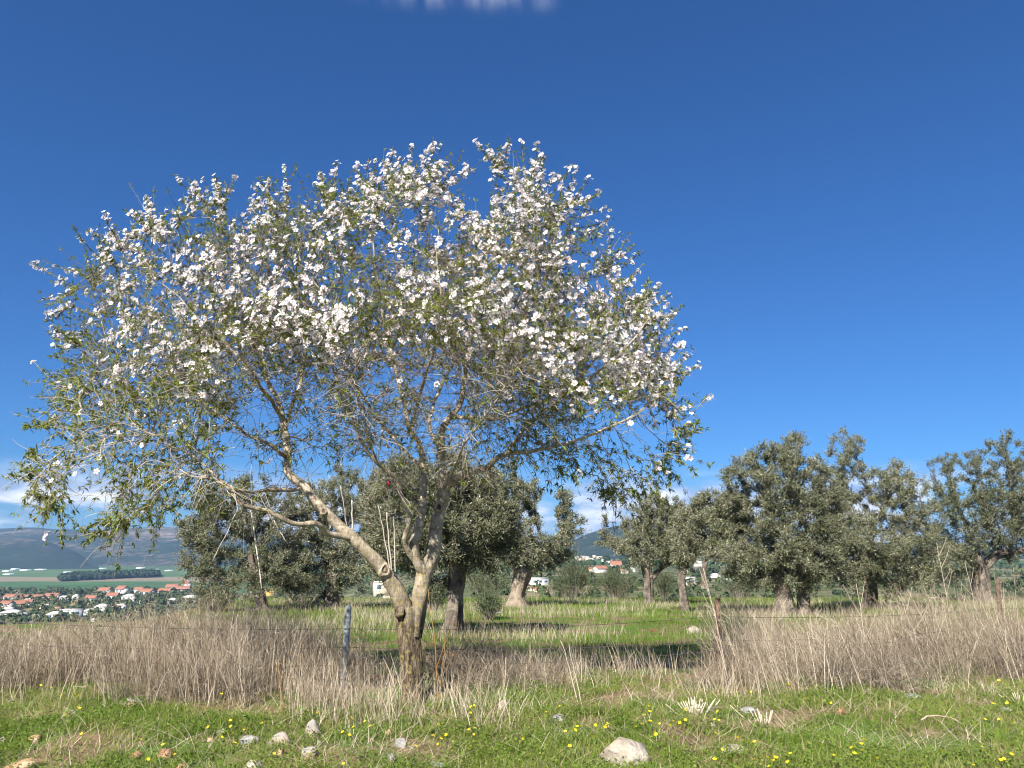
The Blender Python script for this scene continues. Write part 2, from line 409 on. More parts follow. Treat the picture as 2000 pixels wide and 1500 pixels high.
noise_mat('olive_bark', 4.0, [(0.3, (0.05, 0.04, 0.032)), (0.5, (0.14, 0.115, 0.09)), (0.72, (0.30, 0.25, 0.19))], 0.9, 0.9, 14, dist=0.05)
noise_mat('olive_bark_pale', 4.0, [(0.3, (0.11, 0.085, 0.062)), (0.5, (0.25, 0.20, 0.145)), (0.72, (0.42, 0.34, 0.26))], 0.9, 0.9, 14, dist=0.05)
noise_mat('heartwood', 30, [(0.35, (0.03, 0.02, 0.015)), (0.65, (0.16, 0.11, 0.075))], 0.9, 0.6, dist=0.01)
noise_mat('galvanised', 18, [(0.35, (0.20, 0.215, 0.22)), (0.65, (0.33, 0.345, 0.35))], 0.55, 0.2, spec=0.4)
noise_mat('rust', 25, [(0.35, (0.075, 0.045, 0.034)), (0.65, (0.17, 0.105, 0.075))], 0.9, 0.4)
flat_mat('wire', (0.09, 0.075, 0.065), 0.6)
flat_mat('red_petal', (0.55, 0.02, 0.025), 0.5)
flat_mat('yellow_petal', (0.78, 0.60, 0.01), 0.5)
flat_mat('stem_green', (0.10, 0.18, 0.03))
flat_mat('ribbon_red', (0.36, 0.02, 0.06))
noise_mat('limestone', 5, [(0.25, (0.138, 0.112, 0.086)), (0.42, (0.301, 0.249, 0.189)), (0.58, (0.404, 0.353, 0.284)), (0.75, (0.473, 0.430, 0.361))], 0.9, 0.9, 22, detail=9, dist=0.03)
noise_mat('grey_stone', 9, [(0.3, (0.122, 0.119, 0.112)), (0.5, (0.259, 0.248, 0.234)), (0.68, (0.374, 0.360, 0.335))], 0.9, 0.8, 28, detail=8)
noise_mat('mottled_stone', 4.5, [(0.3, (0.15, 0.14, 0.125)), (0.45, (0.30, 0.275, 0.245)), (0.62, (0.38, 0.27, 0.175)), (0.8, (0.40, 0.25, 0.135))], 0.95, 0.9, 30, detail=9)
noise_mat('orange_stone', 9, [(0.3, (0.288, 0.160, 0.080)), (0.5, (0.416, 0.264, 0.144)), (0.7, (0.464, 0.368, 0.264))], 0.9, 0.8, 28, detail=8)
noise_mat('red_clod', 14, [(0.3, (0.17, 0.085, 0.05)), (0.5, (0.32, 0.17, 0.10)), (0.7, (0.45, 0.28, 0.18))], 0.95, 1.0, 40, detail=8)
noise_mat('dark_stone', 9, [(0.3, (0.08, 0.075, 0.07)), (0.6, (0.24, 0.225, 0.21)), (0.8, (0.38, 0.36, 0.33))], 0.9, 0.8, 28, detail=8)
noise_mat('dry_wood', 20, [(0.3, (0.25, 0.18, 0.12)), (0.7, (0.48, 0.38, 0.27))], 0.85, 0.5, dist=0.01)
for k_, c_ in dict(wall_white=(0.58, 0.54, 0.48), wall_cream=(0.52, 0.43, 0.31), wall_grey=(0.5, 0.5, 0.48), tile_red=(0.33, 0.15, 0.095), tile_brown=(0.33, 0.19, 0.125), roof_white=(0.52, 0.50, 0.45), glass_blue=(0.10, 0.16, 0.22), car_white=(0.7, 0.7, 0.7), ochre=(0.55, 0.36, 0.12), greenhouse=(0.68, 0.72, 0.74), mast=(0.2, 0.2, 0.2)).items():
    flat_mat(k_, c_, 0.8, 0.2)

# ground sheet: soil and thin turf near, scrub on the slope, fields in the valley
m, n, l, b = new_mat('ground', 0.95, 0.1)
g = n.new('ShaderNodeNewGeometry'); sp = n.new('ShaderNodeSeparateXYZ'); l.new(g.outputs['Position'], sp.inputs[0])


def gnoise(scale, detail=6, sc=None):
    z = n.new('ShaderNodeTexNoise'); z.inputs['Scale'].default_value = scale; z.inputs['Detail'].default_value = detail
    if sc:
        q = n.new('ShaderNodeMapping'); q.inputs['Scale'].default_value = sc; l.new(g.outputs['Position'], q.inputs[0]); l.new(q.outputs[0], z.inputs['Vector'])
    else:
        l.new(g.outputs['Position'], z.inputs['Vector'])
    return z


def gmix(fac, a_, b_):
    q = n.new('ShaderNodeMix'); q.data_type = 'RGBA'; l.new(fac, q.inputs['Factor'])
    for s, v in (('A', a_), ('B', b_)):
        if isinstance(v, tuple): q.inputs[s].default_value = (*v, 1)
        else: l.new(v, q.inputs[s])
    return q.outputs['Result']


def grange(val, a_, b_):
    q = n.new('ShaderNodeMapRange'); q.inputs['From Min'].default_value = a_; q.inputs['From Max'].default_value = b_; l.new(val, q.inputs['Value'])
    return q.outputs[0]


zn = gnoise(1.4, 8); nearc = ramp(n, [(0.3, (0.13, 0.085, 0.05)), (0.46, (0.20, 0.15, 0.085)), (0.54, (0.09, 0.12, 0.03)), (0.7, (0.10, 0.17, 0.03))]); l.new(zn.outputs['Fac'], nearc.inputs[0])
zs = gnoise(0.03, 8); scrub = ramp(n, [(0.3, (0.035, 0.05, 0.022)), (0.5, (0.10, 0.11, 0.05)), (0.62, (0.22, 0.18, 0.11)), (0.75, (0.12, 0.15, 0.05))]); l.new(zs.outputs['Fac'], scrub.inputs[0])
zf = gnoise(1.0, 3, (0.0006, 0.004, 0.0))
yw = n.new('ShaderNodeMath'); yw.operation = 'MULTIPLY_ADD'; yw.inputs[1].default_value = 260; l.new(zf.outputs['Fac'], yw.inputs[0]); l.new(sp.outputs['Y'], yw.inputs[2])
fy = grange(yw.outputs[0], 1300, 3300)
fld = ramp(n, [(0.0, (0.045, 0.095, 0.035)), (0.27, (0.05, 0.11, 0.04)), (0.30, (0.22, 0.17, 0.12)), (0.36, (0.23, 0.18, 0.125)), (0.375, (0.06, 0.12, 0.05)), (0.52, (0.09, 0.14, 0.06)), (0.7, (0.06, 0.11, 0.05)), (1.0, (0.08, 0.12, 0.05))]); l.new(fy, fld.inputs[0])
zq = gnoise(1.0, 2, (0.004, 0.012, 0.0)); fvar = gmix(grange(zq.outputs['Fac'], 0.5, 0.62), fld.outputs[0], (0.10, 0.16, 0.07))
fv2 = n.new('ShaderNodeMix'); fv2.data_type = 'RGBA'; fv2.inputs['Factor'].default_value = 0.35; l.new(fld.outputs[0], fv2.inputs['A']); l.new(fvar, fv2.inputs['B'])
c1 = gmix(grange(sp.outputs['Y'], 45, 90), nearc.outputs[0], scrub.outputs[0])
c2 = gmix(grange(yw.outputs[0], 1290, 1330), c1, fv2.outputs['Result'])
l.new(c2, b.inputs['Base Color'])
zb = gnoise(14, 8); bp = n.new('ShaderNodeBump'); bp.inputs['Strength'].default_value = 0.8; bp.inputs['Distance'].default_value = 0.05; l.new(zb.outputs['Fac'], bp.inputs['Height']); l.new(bp.outputs[0], b.inputs['Normal'])

# hills: dark maquis with bare tan rock showing in patches
m, n, l, b = new_mat('hills', 0.95, 0.1)
g = n.new('ShaderNodeNewGeometry'); sp = n.new('ShaderNodeSeparateXYZ'); l.new(g.outputs['Position'], sp.inputs[0])
za = gnoise(1.0, 4, (0.0016, 0.0016, 0.004)); zb = gnoise(1.0, 10, (0.03, 0.03, 0.03))
ad = n.new('ShaderNodeMath'); ad.operation = 'MULTIPLY_ADD'; ad.inputs[1].default_value = 0.55; l.new(zb.outputs['Fac'], ad.inputs[0]); l.new(za.outputs['Fac'], ad.inputs[2])
hc = ramp(n, [(0.0, (0.018, 0.032, 0.026)), (0.42, (0.028, 0.045, 0.034)), (0.62, (0.085, 0.08, 0.068)), (1.0, (0.24, 0.19, 0.155))])
l.new(grange(ad.outputs[0], 0.58, 1.02), hc.inputs[0]); l.new(hc.outputs[0], b.inputs['Base Color'])

# ------------------------------------------------------------------ large structure: ground, hills
rows = np.concatenate([np.arange(-14, 3, 1.0), np.arange(3, 13, 0.07), np.arange(13, 62, 0.4), np.geomspace(62, 7000, 150)])
us = np.linspace(-1.25, 1.25, 300)
X = us[None] * (np.maximum(rows, 0)[:, None] + 14); Yg = np.broadcast_to(rows[:, None], X.shape)
Vg = np.stack([X, Yg, H(X, Yg)], -1); nr, nc = X.shape
i = np.arange(nr - 1)[:, None] * nc + np.arange(nc - 1)[None]
g_ = mk('ground', Vg, np.stack([i, i + 1, i + nc + 1, i + nc], -1), None, 'ground', smooth=True); tag(g_, 'grassy hilltop ground falling away to a wide green valley', kind='structure')


def ridge(name, label, u0, u1, crest, y0, y1, y2, base, seed, amp, nu=260, nv=60):
    """a range of hills: foot at y0, crest at y1, falling behind to y2; crest(u) = crest height"""
    u = np.linspace(u0, u1, nu)[None]; v = np.linspace(0, 1.25, nv)[:, None]
    y = np.where(v <= 1, y0 + (y1 - y0) * v, y1 + (y2 - y1) * (v - 1) * 4) + 0 * u
    x = u * y
    f = np.where(v <= 1, np.sin(np.clip(v, 0, 1) * math.pi / 2) ** 1.25, np.cos((v - 1) * 4 * math.pi / 2)) + 0 * u
    z = base + (crest(u) - base) * f
    z = z + amp * (fbm(x / 420, y / 420, seed, 5) - 0.5) * np.sin(np.clip(v, 0, 1) * math.pi) ** 0.7
    z = np.where(v >= 1.24, base - 4, z); z[0] = base - 4
    P = np.stack([x, y, z], -1); a_, c_ = z.shape
    i = np.arange(a_ - 1)[:, None] * c_ + np.arange(c_ - 1)[None]
    o = mk(name, P, np.stack([i, i + 1, i + c_ + 1, i + c_], -1), None, 'hills', smooth=True)
    return tag(o, label, kind='structure')


def px_crest(pts, Y):
    d = ray([p[0] for p in pts], [p[1] for p in pts]); ux = d[:, 0] / d[:, 1]; hz = d[:, 2] / d[:, 1] * Y + CAM_Z
    return lambda u: np.interp(u, ux, hz) + 6 * (fbm(u * 22, u * 0 + 3, 2) - 0.5)


ridge('far_hills', 'long forested ridge closing the valley', -1.1, 0.62, px_crest([(-600, 1036), (0, 1033), (60, 1031), (200, 1037), (300, 1030), (380, 1028), (520, 1034), (800, 1048), (1000, 1058), (1100, 1060), (1600, 1066)], 4700), 2750, 4700, 6200, -79, 11, 75)
ridge('hill_shoulder', 'lower tan rocky shoulder of the ridge', -1.0, -0.52, px_crest([(-600, 1050), (-100, 1050), (30, 1051), (90, 1056), (150, 1078), (185, 1098), (260, 1110)], 3300), 2450, 3300, 4000, -79, 21, 22, 160, 40)
ridge('town_hill', 'rocky hill with a radio mast above the town', 0.02, 1.0, px_crest([(1030, 1075), (1110, 1058), (1150, 1041), (1180, 1032), (1212, 1026), (1250, 1032), (1300, 1042), (1400, 1052), (1600, 1056), (1800, 1062), (2100, 1070), (2600, 1070)], 3000), 1900, 3000, 4200, -40, 31, 30, 200, 50)

# ------------------------------------------------------------------ tree growth
def grow(seeds, att, step, di, dk, iters, up=0.0, seed_dirs=None):
    """space colonisation from seed points into attractors; returns positions and parents (-1 on seeds)"""
    pos = [Vector(p) for p in seeds]; par = [-1] * len(seeds); att = [Vector(a_) for a_ in att]; alive = list(range(len(att)))
    r_ = random.Random(4)
    for it in range(iters):
        kd = kdtree.KDTree(len(pos))
        for k, p in enumerate(pos): kd.insert(p, k)
        kd.balance()
        acc = {}; keep = []
        for k in alive:
            co, idx, d = kd.find(att[k])
            if d < dk: continue
            keep.append(k)
            if d < di:
                acc.setdefault(idx, Vector()); acc[idx] += (att[k] - co) / d
        alive = keep
        if not acc: break
        new = 0
        for idx, v in acc.items():
            v = v.normalized() + Vector((r_.gauss(0, .16), r_.gauss(0, .16), r_.gauss(0, .16) + up))
            if par[idx] >= 0:
                v = v.normalized() + 0.5 * (pos[idx] - pos[par[idx]]).normalized()
            q = pos[idx] + v.normalized() * step
            if kd.find(q)[2] < step * 0.45:
                continue
            pos.append(q); par.append(idx); new += 1
        if not new or len(pos) > 26000: break
    return np.array([p[:] for p in pos]), np.array(par)


def pipe_radii(par, tip, expo=2.3, cap=None):
    n = len(par); acc = np.zeros(n); kids = np.zeros(n, int)
    for k in range(n - 1, -1, -1):
        r = tip if kids[k] == 0 else acc[k] ** (1 / expo)
        acc_k = r ** expo
        if par[k] >= 0:
            acc[par[k]] += acc_k; kids[par[k]] += 1
        acc[k] = r
    r = acc
    return (np.minimum(r, cap) if cap is not None else r), kids


def edge_tubes(pos, par, r, S=4):
    k = np.where(par >= 0)[0]; p = par[k]
    a_, b_ = pos[p], pos[k]; d = unit(b_ - a_)
    ra = np.minimum(r[p], r[k] * 1.35); e = np.minimum(ra, 0.01)[:, None]
    return tubes(np.stack([a_ - d * e, b_ + d * e * 0.5], 1), np.stack([ra, r[k]], 1), S)


def in_poly(x, y, poly):
    poly = np.asarray(poly, float); c = np.zeros(len(x), bool); j = len(poly) - 1
    for i_ in range(len(poly)):
        xi, yi = poly[i_]; xj, yj = poly[j]
        c ^= ((yi > y) != (yj > y)) & (x < (xj - xi) * (y - yi) / (yj - yi + 1e-9) + xi); j = i_
    return c


def poly_dist(x, y, poly):
    poly = np.asarray(poly, float); best = np.full(len(x), 1e9)
    for a_, b_ in zip(poly, np.roll(poly, -1, 0)):
        ab = b_ - a_; t_ = np.clip(((x - a_[0]) * ab[0] + (y - a_[1]) * ab[1]) / (ab @ ab), 0, 1)
        best = np.minimum(best, np.hypot(x - a_[0] - t_ * ab[0], y - a_[1] - t_ * ab[1]))
    return best


# ------------------------------------------------------------------ the almond tree
TY = 6.0
tree_base = np.array([*ground_at(808, 1372)[0]])
TY = tree_base[1]
px_m = lambda p, Y=None: p * (Y or TY) / F


def limb(pts, n=40):
    """rows: px, py, depth offset, radius in px -> world points and radii"""
    s_ = spline(pts, n); P = at(s_[:, 0], s_[:, 1], TY + s_[:, 2]); return P, np.maximum(s_[:, 3] * np.interp(s_[:, 3], [2, 6, 14, 20], [.72, .76, .86, .95]), 0.5) * (TY + s_[:, 2]) / F


LIMBS = {
    'L': [(800, 1225, 0, 18), (780, 1165, -.02, 17.5), (760, 1130, -.05, 16), (742, 1102, -.1, 15.5), (715, 1075, -.16, 14), (687, 1047, -.2, 13.5), (662, 1025, -.22, 12), (632, 997, -.25, 11.5), (610, 972, -.25, 11), (592, 950, -.25, 11), (572, 936, -.25, 11), (558, 918, -.22, 10), (562, 897, -.2, 8.5), (558, 860, -.15, 8), (554, 834, -.1, 7.5), (549, 806, -.05, 7), (540, 780, 0, 6), (522, 745, .08, 5), (505, 700, .15, 4.2), (490, 640, .2, 3.4), (470, 570, .25, 2.6), (455, 500, .3, 1.8)],
    'R': [(808, 1245, 0, 17), (813, 1205, .03, 17), (818, 1165, .05, 17), (825, 1127, .08, 16.5), (838, 1097, .1, 16), (848, 1067, .12, 15.5), (853, 1033, .15, 14.5), (858, 1000, .18, 13.5), (866, 967, .2, 13), (864, 940, .22, 11), (860, 915, .25, 9.5), (860, 880, .25, 8.5), (863, 835, .25, 8), (878, 812, .25, 7.5), (897, 787, .3, 7), (905, 740, .35, 6), (915, 680, .4, 5), (930, 600, .4, 4), (950, 510, .4, 3), (965, 420, .4, 2)],
    'R2': [(868, 956, .2, 10), (882, 940, .15, 10), (912, 923, .05, 8.5), (938, 917, 0, 8.5), (950, 913, 0, 7.5), (972, 894, -.1, 6.5), (997, 885, -.2, 6), (1025, 884, -.3, 5.2), (1080, 872, -.4, 4.4), (1150, 850, -.45, 3.6), (1230, 815, -.5, 2.7), (1300, 760, -.5, 1.8)],
    'M': [(828, 1118, .05, 12), (815, 1097, .02, 12.5), (809, 1067, 0, 11.5), (817, 1033, 0, 10.5), (825, 1000, .02, 9.5), (826, 967, .05, 8.5), (828, 935, .1, 8), (827, 905, .15, 7.2), (815, 862, .25, 6.5), (801, 840, .3, 6), (790, 790, .4, 5.2), (770, 720, .55, 4.5), (750, 640, .65, 3.6), (735, 550, .75, 2.8), (725, 450, .8, 1.9)],
    'M2': [(812, 1098, .02, 8), (799, 1078, -.04, 8), (791, 1057, -.1, 7.5), (797, 1027, -.15, 7), (795, 1000, -.2, 6.6), (784, 967, -.28, 6.2), (776, 937, -.34, 5.8), (759, 922, -.4, 5.4), (738, 905, -.48, 5), (715, 872, -.58, 4.6), (695, 835, -.66, 4.2), (672, 780, -.75, 3.7), (650, 715, -.8, 3.2), (640, 640, -.85, 2.6), (630, 560, -.85, 2)],
    'L2': [(690, 1052, -.2, 8.5), (662, 1046, -.3, 8), (637, 1040, -.4, 7.5), (616, 1023, -.5, 7), (578, 1022, -.62, 6.3), (550, 1010, -.7, 6.3), (525, 997, -.75, 6), (495, 990, -.8, 5.5), (472, 984, -.85, 5.5), (449, 956, -.88, 5), (428, 944, -.9, 3.6), (400, 932, -.9, 2.6), (372, 928, -.88, 1.9), (345, 912, -.85, 1.3)],
    'L3': [(592, 952, -.25, 7), (575, 955, -.3, 5.5), (525, 957, -.5, 4.6), (487, 960, -.7, 4.4), (450, 950, -.85, 4), (415, 925, -.75, 3.2), (375, 890, -.6, 2.4), (335, 870, -.45, 1.6), (300, 838, -.3, 1.0)],
    'L4': [(551, 820, -.08, 5), (538, 795, -.15, 5), (520, 768, -.3, 4.5), (490, 725, -.45, 4), (440, 670, -.55, 3.4), (390, 625, -.6, 2.2), (345, 575, -.6, 1.5), (300, 545, -.55, .9)],
    'L5': [(560, 895, -.2, 5), (545, 883, -.3, 5), (518, 864, -.4, 4.6), (470, 840, -.3, 3.6), (410, 795, -.1, 2.8), (350, 745, .1, 2), (300, 715, .2, 1.3), (260, 680, .2, .9)],
    'L6': [(555, 840, -.1, 4), (570, 790, .1, 4), (590, 730, .3, 3.6), (600, 650, .5, 3), (595, 560, .6, 2.4), (580, 460, .6, 1.6)],
    'R3': [(985, 888, -.15, 4.6), (1006, 864, -.1, 4.6), (1022, 840, 0, 4.4), (1060, 805, .15, 3.8), (1110, 760, .3, 3.2), (1170, 690, .4, 2.6), (1220, 620, .45, 1.8)],
    'R4': [(880, 815, .25, 5), (910, 815, .15, 5), (960, 818, 0, 4.6), (1010, 800, -.15, 4.2), (1080, 775, -.35, 3.6), (1150, 740, -.5, 3), (1220, 680, -.55, 2.2), (1270, 620, -.5, 1.5)],
    'R5': [(912, 700, .38, 4.5), (950, 660, .3, 4.2), (1000, 610, .2, 3.6), (1050, 540, .1, 2.9), (1090, 450, .1, 2)],
    'M3': [(800, 842, .3, 4.6), (815, 790, .1, 4.4), (835, 730, -.2, 4), (850, 660, -.45, 3.4), (860, 580, -.6, 2.8), (850, 480, -.6, 2)],
    'R6': [(862, 880, .25, 5), (840, 840, .6, 4.6), (850, 780, .95, 4), (890, 700, 1.15, 3.3), (940, 620, 1.2, 2.5), (1000, 520, 1.15, 1.7)],
    'M4': [(827, 915, .12, 4.6), (790, 880, .5, 4.4), (740, 820, .9, 4), (690, 740, 1.1, 3.4), (650, 650, 1.15, 2.6), (610, 560, 1.1, 1.8)],
    'F1': [(866, 960, .2, 3.4), (890, 905, -.3, 3.0), (918, 850, -.7, 2.6), (965, 790, -.95, 2.0), (1000, 735, -1.1, 1.4), (1035, 690, -1.2, .9)],
    'F2': [(738, 905, -.48, 3), (722, 860, -.8, 2.7), (708, 800, -1.0, 2.2), (690, 745, -1.1, 1.6), (700, 690, -1.2, .9)],
}
almond = empty('almond_tree', tree_base); tag(almond, 'blossoming almond tree with white flowers in front of the fence', 'tree')
tree_base_v = tree_base
OB = tree_base * 0  # children are modelled in world space; parent offset is removed below


def under(o, parent):
    o.parent = parent; o.matrix_parent_inverse = parent.matrix_world.inverted() if parent.type != 'EMPTY' else __import__('mathutils').Matrix.Translation(-Vector(parent.location))
    return o


bl = tree_base
trunk_pts = np.array([(798, 1394, 0.0, 36), (805, 1372, 0, 25), (807, 1345, 0, 20), (806, 1310, 0, 19.5), (803, 1275, 0, 20), (800, 1240, 0, 21), (797, 1210, 0, 22), (797, 1185, 0, 17)], float)
P, R = limb(trunk_pts, 70)
V, Q, T = tube(P, R, 30, 0.17, 5, 0.06)
mb_ = MB(); mb_.add(V, Q, T)
trunk = under(mb_.build('trunk', 'almond_bark', smooth=True), almond)
limb_nodes, limb_rad = [], []
for k_, (nm, pts) in enumerate(LIMBS.items()):
    P, R = limb(np.array(pts, float), 70)
    P = P + (np.stack([fbm(np.linspace(0, 9, 70), np.full(70, k_ + c_ * 7.3), 40) - 0.5 for c_ in range(3)], -1)) * 0.035 * sstep(0, 0.15, np.linspace(0, 1, 70))[:, None]
    V, Q, T = tube(P, R, 14 if R[0] > 0.04 else 8, 0.15, 50 + k_, 0.035)
    mb_ = MB(); mb_.add(V, Q, T)
    under(mb_.build('limb' if R[0] > 0.036 else 'branch', 'almond_bark', smooth=True), almond)
    sel = slice(18, None, 2) if nm in ('L', 'R', 'M', 'M2', 'L2') else slice(14, None, 2)
    limb_nodes.append(P[sel]); limb_rad.append(R[sel])

# pruning scars: callus ring round a dark hollow
def knot(px, py, dY, rpx, face):
    c = at(px, py, TY + dY); r = px_m(rpx); f = unit(np.array(face, float)); a_ = unit(np.cross(f, [0, 0.2, 1])); b_ = np.cross(f, a_)
    prof = [(1.5, -0.9), (1.32, -0.1), (1.08, 0.16), (0.85, 0.18), (0.72, 0.02)]
    ang = np.arange(14) * 2 * math.pi / 14
    V = np.concatenate([c + f * z_ * r + (np.outer(np.cos(ang), a_) + np.outer(np.sin(ang), b_) * 1.25) * r * q * (1 + 0.12 * np.sin(3 * ang + z_))[:, None] for q, z_ in prof])
    Q = np.array([[k * 14 + j, k * 14 + (j + 1) % 14, (k + 1) * 14 + (j + 1) % 14, (k + 1) * 14 + j] for k in range(4) for j in range(14)])
    mb2 = MB(); mb2.add(V, Q); o = mb2.build('pruning_scar', 'almond_bark', smooth=True); under(o, almond)
    Vh = np.concatenate([V[-14:] , (c - f * r * 0.35)[None]]); mb3 = MB(); mb3.add(Vh, None, [[j, (j + 1) % 14, 14] for j in range(14)])
    h = mb3.build('heartwood', 'heartwood', smooth=True); h.parent = o; return o
knot(752, 1113, -.14, 8, (0.45, -1, 0.1)); knot(776, 1194, -.09, 8, (-0.9, -0.6, 0.1)); knot(632, 998, -.31, 4.5, (0.2, -1, 0.3)); knot(857, 990, .11, 6, (0.1, -1, 0.1))

# crown outline in the photograph, bottom follows the underside
OUT = [(35, 925), (70, 860), (95, 770), (130, 700), (100, 620), (75, 560), (160, 480), (235, 430), (300, 390), (380, 370), (470, 360), (560, 335), (640, 345), (720, 325), (810, 305), (900, 302), (1040, 296), (1110, 330), (1180, 420), (1205, 480), (1250, 545), (1310, 610), (1330, 680), (1345, 760), (1350, 850), (1320, 920), (1270, 950), (1190, 985), (1110, 930), (1030, 900), (960, 895), (880, 885), (800, 880), (700, 895), (640, 905), (560, 890), (500, 930), (420, 985), (340, 985), (250, 1040), (150, 1055), (70, 1000)]
OUT_FULL = OUT
_c = np.array([720, 700.0]); OUT = [tuple(np.array(p_) - unit(np.array(p_) - _c) * (46 if p_[1] < 700 else 26 if p_[1] < 800 else 12)) for p_ in OUT_FULL]
NA = 15000
x_ = rng.uniform(30, 1360, NA); y_ = rng.uniform(290, 1060, NA)
ok = in_poly(x_, y_, OUT); x_, y_ = x_[ok], y_[ok]
q_ = np.clip(poly_dist(x_, y_, OUT) / 330, 0, 1) ** 0.55
keep = rng.uniform(size=len(x_)) < np.where((y_ > 640) & (y_ < 900), 1.0, .8) * np.where((x_ < 420) & (y_ < 640), .38, 1.0)
ed_ = poly_dist(x_, y_, OUT); keep &= (rng.uniform(size=len(x_)) < np.maximum(sstep(.36, .54, fbm(x_ / 95, y_ / 95, 77)), sstep(90, 260, ed_)))
x_, y_, q_ = x_[keep], y_[keep], q_[keep]
dd = np.sign(rng.uniform(-1, 1, len(x_))) * rng.uniform(0, 1, len(x_)) ** 0.62 * q_ * 1.75
att = at(x_, y_, TY + 0.1 + dd)[:5600]
seeds = np.concatenate(limb_nodes); seed_r = np.concatenate(limb_rad)
apos, apar = grow(seeds, att, 0.075, 0.75, 0.085, 70, up=0.06)
r_all, kids = pipe_radii(apar, 0.0019, 2.35)
r_all = np.minimum(r_all, 0.017)
ns = len(seeds)
r_all[:ns] = seed_r
rr = r_all.copy(); rr[:ns] = np.minimum(rr[:ns], 0.016)
V, Q = edge_tubes(apos, apar, rr, 4)
tw = MB(); tnt = np.repeat(np.clip(0.12 + .35 * sstep(600, 780, project(apos[apar >= 0])[1]) + 0.5 * vnoise(apos[apar >= 0][:, 0] * 3, apos[apar >= 0][:, 2] * 3, 5) + rng.normal(0, .14, (apar >= 0).sum()), 0, 1), 8)
tw.add(V, Q, None, tnt)

# shoots and twigs on the fine wood
cen = at(720, 700, TY + 0.1)
fine = np.where((r_all < 0.0075) & (apar >= 0))[0]
nd = unit(apos[fine] - apos[apar[fine]])
fpx, fpy, _ = project(apos[fine])
depth_in = np.clip(poly_dist(fpx, fpy, OUT) / 250, 0, 1)


def shoots(idx, nd, length, wob, upb, outb, rndb, droop):
    p0 = apos[idx]; n_ = len(idx)
    out = unit(p0 - cen)
    low = sstep(820, 930, project(p0)[1])[:, None]
    d = unit(nd * 0.7 + out * outb + np.array([0, 0, 1.0]) * (upb * (1 - low) - droop * low) + rand_unit(n_) * rndb)
    side_ = unit(np.cross(d, rand_unit(n_))); bendv = side_ * wob[:, None] + np.array([0, 0, 1.0]) * (rng.uniform(-0.06, 0.14, n_)[:, None] * (1 - low) - 0.18 * low)
    f = np.linspace(0, 1, 5)[None, :, None]
    P = p0[:, None] + d[:, None] * length[:, None, None] * f + bendv[:, None] * (length[:, None, None] * f * f)
    P[:, 1:-1] += rng.normal(0, 0.006, (n_, 3, 3))
    return P


groups = []
idx = np.repeat(np.arange(len(fine)), np.where(fpy > 800, rng.integers(0, 3, len(fine)), np.where((fpy > 600) & (fpx > 380), rng.integers(1, 5, len(fine)), rng.integers(1, 3, len(fine)))))
L_ = rng.gamma(3.0, 0.05, len(idx)) + 0.05
groups.append((shoots(fine[idx], nd[idx], L_, rng.uniform(0, .25, len(idx)), 0.25, 0.3, 0.8, 0.25), 0.0030, 0.0013))
lk = np.where((project(apos[:ns])[1] > 700) & (project(apos[:ns])[1] < 965))[0]; lk = np.repeat(lk, 4)
groups.append((shoots(lk, rand_unit(len(lk)), rng.uniform(.1, .36, len(lk)), rng.uniform(.1, .8, len(lk)), 0.1, 0.25, 0.9, 0.1), 0.0032, 0.0014))
tips = np.where((kids == 0) & (apar >= 0))[0]
idx = rng.choice(len(tips), 900, replace=False) if len(tips) > 900 else np.arange(len(tips))
tn = unit(apos[tips[idx]] - apos[apar[tips[idx]]])
groups.append((shoots(tips[idx], tn, rng.uniform(0.15, 0.42, len(idx)), rng.uniform(0, .15, len(idx)), 0.45, 0.4, 0.3, 0.45), 0.0028, 0.0011))
# the long outer shoots that break the silhouette
TIPS = [(55, 508), (140, 438), (255, 410), (298, 338), (340, 342), (465, 323), (555, 303), (422, 345), (625, 340), (720, 310), (752, 318), (805, 283), (905, 292), (952, 283), (985, 290), (1020, 278), (1048, 280), (1062, 305), (1125, 322), (1170, 380), (1200, 408), (1213, 440), (1256, 515), (1285, 560), (1332, 598), (1340, 640), (1388, 768), (1372, 845), (1362, 930), (75, 590), (22, 930), (60, 883), (85, 720), (60, 700), (42, 1030), (120, 1068), (165, 1062), (1175, 1000), (1290, 968), (1340, 960), (1310, 935), (240, 1050), (75, 830), (110, 640), (1225, 990), (50, 890), (150, 1000), (880, 312), (690, 330), (505, 345), (380, 372), (195, 470), (1150, 350), (1360, 720)]
_pf = np.array(OUT_FULL, float)
for k in range(230):
    q0 = rng.uniform(0, len(_pf)); i0 = int(q0) % len(_pf); pt = _pf[i0] + (_pf[(i0 + 1) % len(_pf)] - _pf[i0]) * (q0 - int(q0))
    if pt[1] > 800 and 420 < pt[0] < 1080: continue
    o2 = unit(pt - _c) * np.array([1, .8]) + np.array([0, -.75 if pt[1] < 760 else .25])
    TIPS.append(tuple(pt + unit(o2) * rng.uniform(-30, 36)))
kd = kdtree.KDTree(len(tips))
for k, t_ in enumerate(tips): kd.insert(apos[t_], k)
kd.balance()
Pl = []
for (tx, ty) in TIPS:
    e = at(tx, ty, TY + 0.1 + rng.uniform(-.5, .5)); j = kd.find(e)[1]; s_ = apos[tips[j]]; dv = e - s_; dv = dv * min(1, .5 / np.linalg.norm(dv))
    f = np.linspace(0, 1, 5)[:, None]; sag = np.array([0, 0, 1]) * (0.10 if ty > 850 else -0.06) * np.linalg.norm(dv)
    Pl.append(s_ + dv * f + sag * (4 * f * (1 - f)) + np.random.default_rng(int(abs(tx) * 7 + ty)).normal(0, .012, (5, 3)) * (f * (1 - f) * 4))
long_sh = np.array(Pl); groups.append((long_sh, 0.0052, 0.0024))
twP = np.concatenate([g0[0] for g0 in groups])
